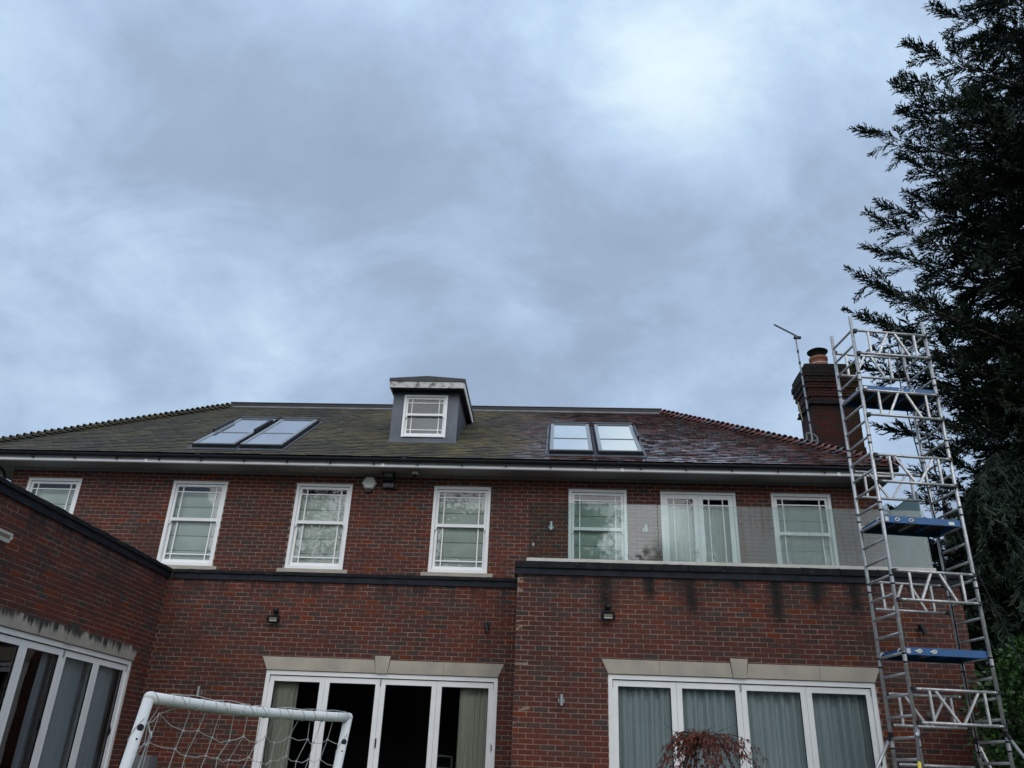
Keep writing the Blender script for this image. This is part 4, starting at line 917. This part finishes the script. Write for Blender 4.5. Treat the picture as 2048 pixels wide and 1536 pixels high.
for pi, k in enumerate((5, 13, 20)):
    z = RZ(k)
    pl = MB(); q = pl; bz = z+.03
    q.obox(T(TA/2, TB/2, bz+.035), ex*(TA/2-.03), ey*(TB/2-.035), Vector((0,0,.006))); deck = q.build('platform', PLY, twr)
    for b_, nm in ((.0, 0), (TB, 1)):
        q = MB(); s = 1 if b_ == 0 else -1
        q.obox(T(TA/2, b_+s*.02, bz), ex*(TA/2-.028), ey*.006, Vector((0,0,.047))); q.obox(T(TA/2, b_+s*.032, bz+.044), ex*(TA/2-.028), ey*.018, Vector((0,0,.0035))); q.obox(T(TA/2, b_+s*.032, bz-.0435), ex*(TA/2-.028), ey*.018, Vector((0,0,.0035))); q.build('side_beam', BLUE, deck)
    for a_ in (.03, TA-.03):
        q = MB(); q.obox(T(a_, TB/2, bz), ex*.012, ey*(TB/2-.02), Vector((0,0,.03))); q.build('end_beam', BLUE, deck)
        for b_ in (.09, TB-.09): q = MB(); sgn = -1 if a_ < .1 else 1; q.tube([T(a_, b_, bz+.02), T(a_+sgn*.03, b_, bz+.03), T(a_+sgn*.055, b_, bz+.0), T(a_+sgn*.055, b_, bz-.03)], .012, 8); q.build('hook', ALU, deck)
    for a_ in (.3, .55, .8):
        q = MB(); q.bar(T(a_, .04, bz+.012), T(a_, TB-.04, bz+.012), .04, .03); q.build('cross_member', ALU if a_ == .55 else BLUE, deck)
    for a_ in ((.22, .42) if pi else (.62, .80)):
        q = MB(); c = T(a_, .009, bz+.0); n_ = 14
        ringp = [c + ex*(.030*math.cos(2*PI*i/n_)) + Vector((0,0,.022*math.sin(2*PI*i/n_))) + ex*(.012*math.sin(2*PI*i/n_)) for i in range(n_+1)]
        q.tube(ringp, .0075, 6, False); q.tube([c+ex*.02, c-ex*.06+ey*.002], .008, 6) if pi == 2 else None; q.build('wind_clip', CREAM, deck)
    if pi == 1:
        q = MB(); q.obox(T(TA-.16, .0125, bz-.01), ex*.04, ey*.0008, Vector((0,0,.022))); lb = q.build('label', CREAM, deck)
    q = MB(); q.obox(T(.075, .0125, bz), ex*.025, ey*.001, Vector((0,0,.03))); q.build('beam_end_plate', ALU, deck)
# stabilisers
def stab(a, b, top, foot, sticker=False):
    p0 = T(a, b, top); p1 = Vector(foot); q = MB(); d_ = (p1-p0).normalized()
    q.tube([p0 + d_*.05, p1], .021, 12); s = q.build('stabiliser', STEEL if sticker else ALU, twr, True)
    q = MB(); q.tube([T(a, b, top-.035), T(a, b, top+.035)], .036, 12); q.tube([p0, p0+d_*.07], .03, 10); q.build('clamp', BLACKP if not sticker else STEEL, s)
    q = MB(); q.lathe(p1, [(.05, -.002), (.05, .02), (.02, .03)], 12); q.build('foot', BLACKP, s)
    if sticker: q = MB(); c = p0 + d_*.43; q.tube([c, c+d_*.10], .0218, 12, False); q.build('sticker', YELLOW, s)
stab(0, TB, 2.22, (3.63, 11.95, .89)); stab(0, 0, 2.24, (4.02, 10.35, .88), True); stab(TA, 0, 2.26, (6.7, 10.7, .02)); stab(TA, TB, 2.2, (6.3, 12.6, .88))
t = thing('hose', tuple(T(TA-.1, TB*.5, 8.1)), 'black hose hooked over the tower top and hanging down its right side', 'hose')
hp = [T(TA-.33, TB*.65, 7.98), T(TA-.335, TB*.6, 8.10), T(TA-.28, TB*.6, 8.17), T(TA-.22, TB*.6, 8.05), T(TA-.2, TB*.62, 7.6), T(TA-.1, TB*.65, 7.0), T(TA-.02, TB*.6, 6.4), T(TA-.03, TB*.5, 5.6), T(TA+.08, TB*.5, 5.0), T(TA+.3, TB*.5, 4.3), T(TA+.52, TB*.5, 3.6), T(TA+.7, TB*.5, 2.9), T(TA+.8, TB*.5, .3)]
q = MB(); q.tube(hp, .0095, 7); q.build('hose_line', BLACKP, t, True)
hp2 = [T(TA-.25, TB*.7, 7.75), T(TA-.24, TB*.75, 7.2), T(TA-.16, TB*.8, 6.4), T(TA-.1, TB*.8, 5.7), T(TA-.06, TB*.8, 5.0), T(TA-.08, TB*.8, 2.0)]
q = MB(); q.tube(hp2, .0095, 7); q.build('hose_line', BLACKP, t, True)
q = MB(); q.tube([T(TA-.335, TB*.62, 8.0), T(TA-.335, TB*.62, 8.09)], .022, 8); q.tube([T(TA-.34, TB*.62, 7.75), T(TA-.30, TB*.65, 7.85), T(TA-.36, TB*.65, 7.9), T(TA-.30, TB*.65, 7.95)], .012, 6); q.build('nozzle', BLACKP, t, True)

# ------------------------------------------------------------------ football goal
GA, GB = Vector((-1.945, 4.095, 1.86)), Vector((-1.235, 5.21, 1.86))
gd = (GB-GA).normalized(); gn = Vector((gd.y, -gd.x, 0)); back = -gn
goal = thing('football_goal', (-1.75, 4.4, 0), 'white plastic football goal with a tangled net standing in front of the house', 'goal')
foot = Vector((-.15, -.22, -1.86))
def gbar(s): return GA + (GB-GA)*s + Vector((0, 0, -.018*math.sin(PI*s)))
q = MB(); q.tube([gbar(-.0)]+[gbar(i/12) for i in range(1, 13)], .0262, 16); q.build('crossbar', POLY, goal, True)
for P0 in (GA, GB):
    q = MB(); q.tube([P0+Vector((0,0,.0)), P0+foot*.5, P0+foot], .0262, 16); po = q.build('post', POLY, goal, True)
    q = MB(); q.lathe(P0, [(.001, -.027), (.016, -.0225), (.0255, -.0105), (.0274, 0), (.0255, .0105), (.016, .0225), (.001, .027)], 14); q.build('corner', POLY, po, True)
    for dz, r_ in ((.135, .016), (.185, .005)):
        c = P0 + foot*(dz/1.86); vd = (CP-c); vd.z = 0; vd.normalize(); vd = (vd*.9+gd*.25).normalized(); s_ = vd.cross(Vector((0,0,1))); q = MB(); q.lathe(c+vd*.0248, [(r_, 0), (r_*.9, .0022)], 14, (s_, Vector((0,0,1)), vd)); q.build('hole', DARKMETAL, po)
nm = MB(); cols = 15; rows = 15; grid = {}; rr = random.Random(3)
for i in range(cols+1):
    for j in range(rows+1):
        s = i/cols; drop = .035 + j*.115
        p = gbar(s) + foot*(drop/1.86)*(1 if i in (0, cols) else .8) + back*(.03+.24*j/rows*(0 if i in (0, cols) else 1)) + Vector((0,0,-.035*math.sin(PI*s)*min(j, 3)/3))
        if 0 < i < cols and j > 0: p += gd*rr.uniform(-.018, .018) + Vector((0,0,1))*rr.uniform(-.02, .02) + back*rr.uniform(-.03, .03)
        if i in (1, 2) and 0 < j < 6: p += gd*(-.035*i+.02) + Vector((0,0,rr.uniform(-.05, .05)))
        grid[i, j] = p
R_N = .0021
def cord(a, b, sag=0):
    m_ = (a+b)/2 + Vector((0,0,-sag)); nm.tube([a, m_, b], R_N, 4, False)
for (i, j), p in grid.items():
    if j < rows: cord(p, grid[i, j+1], 0)
    if i < cols and j > 0: cord(p, grid[i+1, j], rr.uniform(.002, .016))
    if j: nm.obox(p, gd*.005, back*.004, Vector((0,0,.005)))
for i in range(cols+1):                       # loops of net over the crossbar
    s = (i+.35)/(cols+.7); c = gbar(s); tw = rr.uniform(-.02, .02)
    nm.tube([c + (back*math.cos(a) + Vector((0,0,math.sin(a))))*.0288 + gd*tw*math.sin(a) for a in np.linspace(0, 2*PI, 11)], .0022, 4, False)
    if i < cols and i in (1, 4, 6, 7, 9): nm.tube([c+Vector((0,0,.029)), gbar(s+.03)+Vector((0,0,.032))-back*.018, gbar(s+.06)-back*.030+Vector((0,0,-.012))], .0022, 4, False)
nm.tube([gbar(s)+Vector((0,0,.036+.004*math.sin(s*40)))+back*.005 for s in np.linspace(.1, .45, 14)], .0022, 4, False); nm.tube([gbar(s)+Vector((0,0,.034+.003*math.sin(s*50)))+back*.005 for s in np.linspace(.62, .98, 14)], .0022, 4, False)
for P0 in (GA, GB):                           # cords wound down the posts
    nm.tube([P0 + foot*(k/40) + (gd*math.cos(k*.9)+gn*math.sin(k*.9))*.0292 for k in range(2, 40)], .0022, 4, False)
nm.tube([grid[1, 1], grid[1, 1]+Vector((.03, 0, -.06)), grid[2, 2]+Vector((0, 0, .05)), grid[2, 3]+Vector((-.02, 0, .03)), grid[1, 3], grid[1, 5]], .0042, 5, False)
nm.build('net', CORD, goal, kind='stuff')

# ------------------------------------------------------------------ planting
def leaf_cloud(centres, dirs, size, ratio, bend=.2, seed=1):
    """one bent quad-pair leaf per centre -> verts, quads, rnd"""
    rg = np.random.default_rng(seed); n = len(centres); d = dirs/np.linalg.norm(dirs, axis=1, keepdims=True)
    a = rg.normal(size=(n, 3)); s = np.cross(d, a); s /= np.linalg.norm(s, axis=1, keepdims=True); nn = np.cross(s, d)
    L_ = size*rg.uniform(.65, 1.25, (n, 1)); W_ = L_*ratio
    c = centres; v = np.stack([c, c+d*L_*.45+s*W_*.5+nn*L_*bend*.3, c+d*L_-nn*L_*bend, c+d*L_*.45-s*W_*.5+nn*L_*bend*.3], 1).reshape(-1, 3)
    return v, np.arange(n*4).reshape(n, 4), rg.random(n)

class Sprays:
    """scale-leaved conifer foliage: plumes of tapering shoots"""
    def __init__(s): s.v = []; s.q = []; s.r = []; s.n = 0
    def shoots(s, base, d, nrm, L_, W_, r):
        n = len(base); d = d/np.linalg.norm(d, axis=1, keepdims=True); side = np.cross(d, nrm); side /= np.linalg.norm(side, axis=1, keepdims=True)+1e-9
        L_ = L_[:, None]; W_ = W_[:, None]
        v = np.stack([base, base+d*L_*.38+side*W_*.5, base+d*L_, base+d*L_*.38-side*W_*.5], 1).reshape(-1, 3)
        s.v.append(v); s.q.append(np.arange(n*4).reshape(n, 4)+s.n); s.n += n*4; s.r.append(r)
    def frond(s, base, d, nrm, L_, dens=1.0, droop=.0, W0=.032):
        d = d/np.linalg.norm(d); nrm = nrm - d*np.dot(nrm, d); nrm /= np.linalg.norm(nrm)+1e-9; side = np.cross(d, nrm)
        n = max(6, int(L_/.025*dens)); t = (np.arange(n)+RNG.random(n)*.6)/n
        ax = base + d*(t*L_)[:, None] + np.array([0, 0, -1.])*(droop*L_*t**2)[:, None]
        tang = d + np.array([0, 0, -1.])*(2*droop*t)[:, None]
        sg = np.where(np.arange(n) % 2 == 0, 1., -1.)
        ang = np.radians(RNG.uniform(20, 42, n)); dirs = tang*np.cos(ang)[:, None] + side*(sg*np.sin(ang))[:, None] + nrm*RNG.normal(0, .22, n)[:, None]
        ln = L_*(.12+.24*np.sin(PI*np.clip(.15+.8*(1-t), 0, 1)))*RNG.uniform(.7, 1.25, n)
        c = RNG.random() ; r = np.clip(c + RNG.normal(0, .15, n), 0, 1)
        nr = nrm + RNG.normal(0, .5, (n, 3))
        s.shoots(ax, dirs, nr, ln, np.full(n, W0)*RNG.uniform(.7, 1.2, n), r)
        for f in (.3, .5, .7):                      # small side spikes on each shoot
            b2 = ax + dirs*(ln*f)[:, None]; sg2 = np.where(RNG.random(n) > .5, 1., -1.)
            d2 = dirs + side*(sg2*.75)[:, None] + RNG.normal(0, .25, (n, 3))
            s.shoots(b2, d2, nr + RNG.normal(0, .4, (n, 3)), ln*.42, np.full(n, W0*.8), r)
        s.shoots(base[None]+0*d[None], d[None]+np.array([[0, 0, -droop]]), nrm[None], np.array([L_*1.02]), np.array([W0*.7]), np.array([c]))
    def build(s, name, mat, parent):
        return link(name, big_mesh(name, np.concatenate(s.v), np.concatenate(s.q), np.concatenate(s.r), mat), parent)
def conifer(tx, ty, H, tips, label, seed, extra, reach, drape=0):
    t = thing('conifer_tree', (tx, ty, 0), label, 'tree'); sp = Sprays()
    q = MB(); q.tube([(tx, ty, 0), (tx+.1, ty, H*.3), (tx, ty+.1, H*.7), (tx+.05, ty, H)], [.38, .30, .16, .03], 10); q.build('trunk', BARK, t, True)
    limbs = [(Vector(p), True) for p in tips]
    for i in range(extra):
        z = H*(.10+.88*(i+RNG.random())/extra); az = RNG.uniform(0, 2*PI); rch = reach(z)*RNG.uniform(.75, 1.05)*(.66 if math.cos(az) < -.25 and extra > 80 else 1); limbs.append((Vector((tx+math.cos(az)*rch, ty+math.sin(az)*rch, z)), False))
    for tip, big in limbs:
        hz_ = math.hypot(tip.x-tx, tip.y-ty); rise = hz_*RNG.uniform(.15, .45); z0 = max(.6, tip.z-rise)
        p0 = Vector((tx, ty, min(z0, H-.5))); pm_ = p0.lerp(tip, .55) + Vector((0, 0, -.10*hz_*RNG.uniform(.2, 1)))
        pts = [p0*(1-u)**2 + pm_*(2*u*(1-u)) + tip*u**2 for u in np.linspace(0, 1, 9)]
        q = MB(); q.tube(pts, [max(.008, .065*(1-u)**1.2*(hz_/4.5)) for u in np.linspace(0, 1, 9)], 5); q.build('limb', BARK, t, True)
        P_ = np.array([list(p) for p in pts]); dT = np.array(tip)-np.array(pm_); dT /= np.linalg.norm(dT)+1e-9; upv = np.array([0, 0, 1.])
        nb = int(hz_*(7.0 if big else 5.0))
        for j in range(nb):
            u = .14+.86*(j+RNG.random()*.7)/nb; k = min(int(u*8), 7); base = P_[k] + (P_[k+1]-P_[k])*(u*8-k); tang = P_[k+1]-P_[k]; tang /= np.linalg.norm(tang)+1e-9
            sd2 = np.cross(tang, upv); sd2 /= np.linalg.norm(sd2)+1e-9; sg = 1 if j % 2 else -1
            dd = tang*RNG.uniform(.5, 1.0) + sd2*sg*RNG.uniform(.25, .95) + upv*RNG.normal(.02, .34)
            ln = (.34+.80*(1-u)**.8*min(1, hz_/4))*RNG.uniform(.7, 1.35)
            sp.frond(base, dd, upv+RNG.normal(0, .5, 3), ln, 1.0, RNG.uniform(-.05, .3)+drape)
            if RNG.random() < .5:                   # twig off the branchlet
                sp.frond(base+dd/np.linalg.norm(dd)*ln*.45, dd+sd2*-sg*.6+upv*RNG.normal(0, .4), upv+RNG.normal(0, .5, 3), ln*.6, 1.0, RNG.uniform(0, .3)+drape)
        sp.frond(P_[-2], P_[-1]-P_[-2], upv+RNG.normal(0, .3, 3), .85, 1.2, 0)
        sp.frond(P_[-1], P_[-1]-P_[-2]+RNG.normal(0, .04, 3), upv, .5, 1.2, 0)
    return t, sp
def at(u, v, y):                      # a point of the tree's left profile, at its depth
    d = RT*(u-1024) - UP*(v-768) + FW*FPX; k = y/d.y; return (d.x*k, y, CAMZ+d.z*k)
TIPS = [(1960, -60, 14.2), (1905, 30, 14.0), (1850, 100, 13.8), (1842, 168, 14.4), (1822, 185, 13.6), (1752, 266, 13.7), (1838, 235, 14.6), (1836, 330, 13.8), (1850, 404, 14.2), (1776, 448, 13.6), (1795, 420, 14.6), (1772, 505, 14.4), (1740, 560, 13.5), (1790, 590, 14.3),
        (1740, 640, 13.9), (1800, 660, 14.5), (1752, 742, 14.8), (1800, 720, 13.9), (1860, 760, 14.0), (1800, 862, 14.9), (1860, 830, 14.3), (1895, 915, 14.4), (1880, 960, 14.6), (1870, 1010, 15.4), (1925, 1000, 14.7), (1990, 905, 14.0), (1975, 860, 13.7), (1985, 1050, 14.0), (1940, 1080, 14.4), (1930, 1150, 14.1), (1950, 1230, 14.0), (1990, 1180, 13.4), (2000, 1290, 13.6), (1960, 1300, 14.6)]
reach = lambda z: max(.25, float(np.interp(z, [0, 4, 7, 10, 14, 18, 21.5], [2.6, 3.2, 3.5, 4.3, 3.7, 2.0, .2])))
ct, sp = conifer(11.3, 14.6, 21.5, [at(*p) for p in TIPS], 'towering dark conifer with feathery branches reaching left behind the scaffold tower', 3, 110, reach)
for i in range(1300):                 # dense inner foliage
    z = .6+14*RNG.random()**1.6; az = RNG.uniform(0, 2*PI); rr_ = reach(z)*RNG.uniform(.15, .62); b_ = np.array([11.3+math.cos(az)*rr_, 14.6+math.sin(az)*rr_, z]); d_ = np.array([math.cos(az), math.sin(az), RNG.normal(.0, .4)])
    sp.frond(b_, d_, np.array([0, 0, 1.])+RNG.normal(0, .6, 3), RNG.uniform(.6, 1.15), .8, RNG.uniform(0, .35), .06)
for i in range(260):                  # foliage close round the upper trunk
    z = RNG.uniform(13, 20.5); az = RNG.uniform(0, 2*PI); rr_ = reach(z)*RNG.uniform(.05, .55); d_ = np.array([math.cos(az), math.sin(az), RNG.normal(.1, .4)])
    sp.frond(np.array([11.3+math.cos(az)*rr_, 14.6+math.sin(az)*rr_, z]), d_, np.array([0, 0, 1.])+RNG.normal(0, .6, 3), RNG.uniform(.5, .9), .9, RNG.uniform(0, .3), .04)
for i in range(900):                  # long hanging sprays low on the side towards the house
    u, v = RNG.uniform(1935, 2060), RNG.uniform(900, 1400); y = RNG.uniform(13.6, 15.2); p = np.array(at(max(u, 1905+max(0, 1060-v)*.55), v, y))
    sp.frond(p, np.array([RNG.normal(-.25, .35), RNG.normal(-.3, .3), -1.0]), RNG.normal(0, 1, 3), RNG.uniform(.5, 1.0), .9, .1, .036)
sp.build('crown', CONIFER, ct)
# second, more distant conifer mass behind the house corner
c2, sp2 = conifer(10.2, 21.5, 8.6, [], 'darker conifer beyond the corner of the house, low behind the scaffold tower', 5, 60, lambda z: 2.7*(1-z/9.2)**.6+.2, .15)
for i in range(500):
    z = RNG.uniform(.6, 7.6); az = RNG.uniform(0, 2*PI); rr_ = (2.7*(1-z/9.2)**.6)*RNG.uniform(.2, .9); d_ = np.array([math.cos(az), math.sin(az), RNG.normal(0, .5)])
    sp2.frond(np.array([10.2+math.cos(az)*rr_, 21.5+math.sin(az)*rr_, z]), d_, np.array([0, 0, 1.])+RNG.normal(0, .6, 3), RNG.uniform(.5, .9), .7, .2, .05)
sp2.build('crown', CONIFER, c2)

# laurel bush at the lower right
lb = thing('laurel_bush', (7.2, 12.7, 0), 'glossy green laurel bush behind the lower right of the scaffold tower', 'bush')
q = MB()
for k in range(7): a = 2*PI*k/7; q.tube([(7.2+.1*math.cos(a), 12.7+.1*math.sin(a), 0), (7.2+.4*math.cos(a), 12.7+.3*math.sin(a), 1.5), (7.2+.8*math.cos(a), 12.7+.4*math.sin(a), 2.9)], [.05, .035, .012], 6)
q.build('stem', BARK, lb, True)
n_ = 11000; th = RNG.uniform(0, 2*PI, n_); zz_ = RNG.uniform(.1, 1, n_)**.8; rad = RNG.uniform(.45, 1.0, n_)**.5
prof_ = np.sqrt(np.clip(1-(np.abs(zz_-.5)/.52)**3, 0.02, 1)); lump = 1+.14*np.sin(th*5+zz_*9)+.1*np.sin(th*9-zz_*14)
cx = 7.35+np.cos(th)*1.45*rad*prof_*lump; cy = 12.55+np.sin(th)*.75*rad*prof_*lump; cz = zz_*3.6*(1+.04*np.sin(th*7))
C_ = np.stack([cx, cy, cz], 1); Dv = np.stack([np.cos(th), np.sin(th)-.3, RNG.normal(.1, .5, n_)], 1)+RNG.normal(0, .45, (n_, 3))
keep = ~((C_[:, 1] > 13.2) & (C_[:, 0] < 6.45)) & (C_[:, 0] > 5.75)
v_, q_, r_ = leaf_cloud(C_[keep], Dv[keep], .105, .46, .18, 2); link('leaves', big_mesh('leaves', v_, q_, r_, LAUREL), lb)

# small weeping maple
mp = thing('maple_tree', (1.66, 11.3, .87), 'small weeping maple with withered red brown leaves in front of the curtained doors', 'tree')
top = Vector((1.83, 11.32, 2.02)); q = MB(); q.tube([(1.62, 11.3, .86), (1.60, 11.3, 1.35), (1.615, 11.31, 1.75), (1.69, 11.32, 1.91), top], [.034, .028, .022, .02, .016], 8); q.build('trunk', BARK, mp, True)
rm = random.Random(12); cs, dv = [], []
for k in range(34):
    az = 2*PI*k/34*3.0 + rm.uniform(-.3, .3); rch = rm.uniform(.25, .74); peak = rm.uniform(.02, .20)
    if math.cos(az) > .3: rch *= 1.2
    end = top + Vector((math.cos(az)*rch*.95, math.sin(az)*rch*.8, -rm.uniform(.12, .5))); mid_ = top + Vector((math.cos(az)*rch*.55, math.sin(az)*rch*.5, peak))
    pts = [top*(1-u)**2 + (mid_+Vector((0, 0, peak)))*2*u*(1-u) + end*u**2 for u in np.linspace(0, 1, 9)]
    q = MB(); q.tube(pts, [.009*(1-u)+.002 for u in np.linspace(0, 1, 9)], 4); q.build('branch', BARK, mp, True)
    for i in range(rm.randint(8, 52)):
        u = rm.uniform(.2, 1.0); j = min(int(u*8), 7); p = pts[j].lerp(pts[j+1], u*8-j); p = p + Vector((rm.gauss(0, .035), rm.gauss(0, .035), rm.gauss(-.01, .03)))
        for f in range(3): cs.append(list(p)); dv.append([math.cos(az)*.25+rm.gauss(0, .35), math.sin(az)*.25+rm.gauss(0, .35), -1+rm.gauss(0, .35)])
for tx_, dx in ((1.47, -.17), (1.9, .24), (2.05, .38), (1.80, .05)):
    q = MB(); q.tube([top, (tx_, 11.3, 2.16), (tx_+dx*.6, 11.28, 2.25)], [.007, .004, .0015], 4); q.build('twig', BARK, mp, True)
v_, q_, r_ = leaf_cloud(np.array(cs), np.array(dv), .062, .24, .25, 4); link('crown', big_mesh('crown', v_, q_, r_, MAPLE), mp)

# trees across the garden, behind the viewer: they show in the window panes and the balcony glass
def garden_tree(x, y, H, R_, label, seed, leaves, lsize=.16):
    rg = random.Random(seed); t = thing('garden_tree', (x, y, 0), label, 'tree', 'garden trees mirrored in the windows'); br = MB(); ends = []
    def grow(p, d, L_, r, lev):
        m_ = p + d*L_*.5 + Vector((rg.gauss(0, .06), rg.gauss(0, .06), 0))*L_; e = p + d*L_
        br.tube([p, m_, e], [r, r*.8, r*.6], 6 if lev < 2 else 4)
        if lev >= 4: ends.append(e); return
        for k in range(3 if lev < 3 else 2):
            a = rg.uniform(0, 2*PI); sp_ = rg.uniform(.35, .75); o_ = d.orthogonal().normalized(); o2 = d.cross(o_)
            grow(e, (d + (o_*math.cos(a)+o2*math.sin(a))*sp_ + Vector((0, 0, .12))).normalized(), L_*rg.uniform(.62, .8), r*.6, lev+1)
        if lev >= 2: ends.append(e)
    grow(Vector((x, y, 0)), Vector((0, 0, 1)), H*.3, .26, 0); br.build('trunk', BARK, t, True)
    E_ = np.array([list(e) for e in ends]); rg2 = np.random.default_rng(seed); idx = rg2.integers(0, len(E_), leaves)
    v_, q_, r_ = leaf_cloud(E_[idx] + rg2.normal(0, .42, (leaves, 3)), rg2.normal(0, 1, (leaves, 3)), lsize, .6, .2, seed)
    link('crown', big_mesh('crown', v_, q_, r_, GARDEN), t)
garden_tree(-12.5, -9.5, 17.0, 5, 'thinly leaved garden tree seen mirrored in the left upper windows', 21, 4500)
garden_tree(-6.0, -9.5, 16.0, 5, 'leafy garden tree seen mirrored in the middle upper windows', 22, 9000)
garden_tree(-2.9, -10.5, 16.5, 5, 'tall garden tree seen mirrored in the left end of the balcony glass', 25, 20000, .32)
garden_tree(4.2, -10.0, 11.8, 5, 'low rounded garden tree seen mirrored in the balcony glass', 23, 18000, .32)
garden_tree(10.6, -9.5, 16.0, 5, 'tall leafy garden tree seen mirrored near the scaffold tower', 24, 20000, .32)

hg = thing('hedge', (0, -14, 0), 'added unseen hedge behind the viewer, darkening the reflections in the door panes', 'hedge')  # added out of view so the door panes mirror dark foliage, not sky
n_ = 26000; hc = np.stack([RNG.uniform(-26, 26, n_), -14+RNG.choice([-1., 1.], n_)*RNG.uniform(.5, .9, n_), RNG.uniform(0, 6.6, n_)], 1); hc[:, 2] *= 1+.05*np.sin(hc[:, 0]*1.7)
v_, q_, r_ = leaf_cloud(hc, RNG.normal(0, 1, (n_, 3)), .34, .6, .2, 9); link('leaves', big_mesh('leaves', v_, q_, r_, GARDEN), hg)
q = MB(); q.box(-26, 26, -14.45, -13.55, 0, 6.2); q.build('branches', BARK, hg)

nt_ = sum(len(o.data.polygons) for o in scene.objects if o.type == 'MESH')
print('objects', len(scene.objects), 'faces', nt_, 'bricks', len(BRICKS))
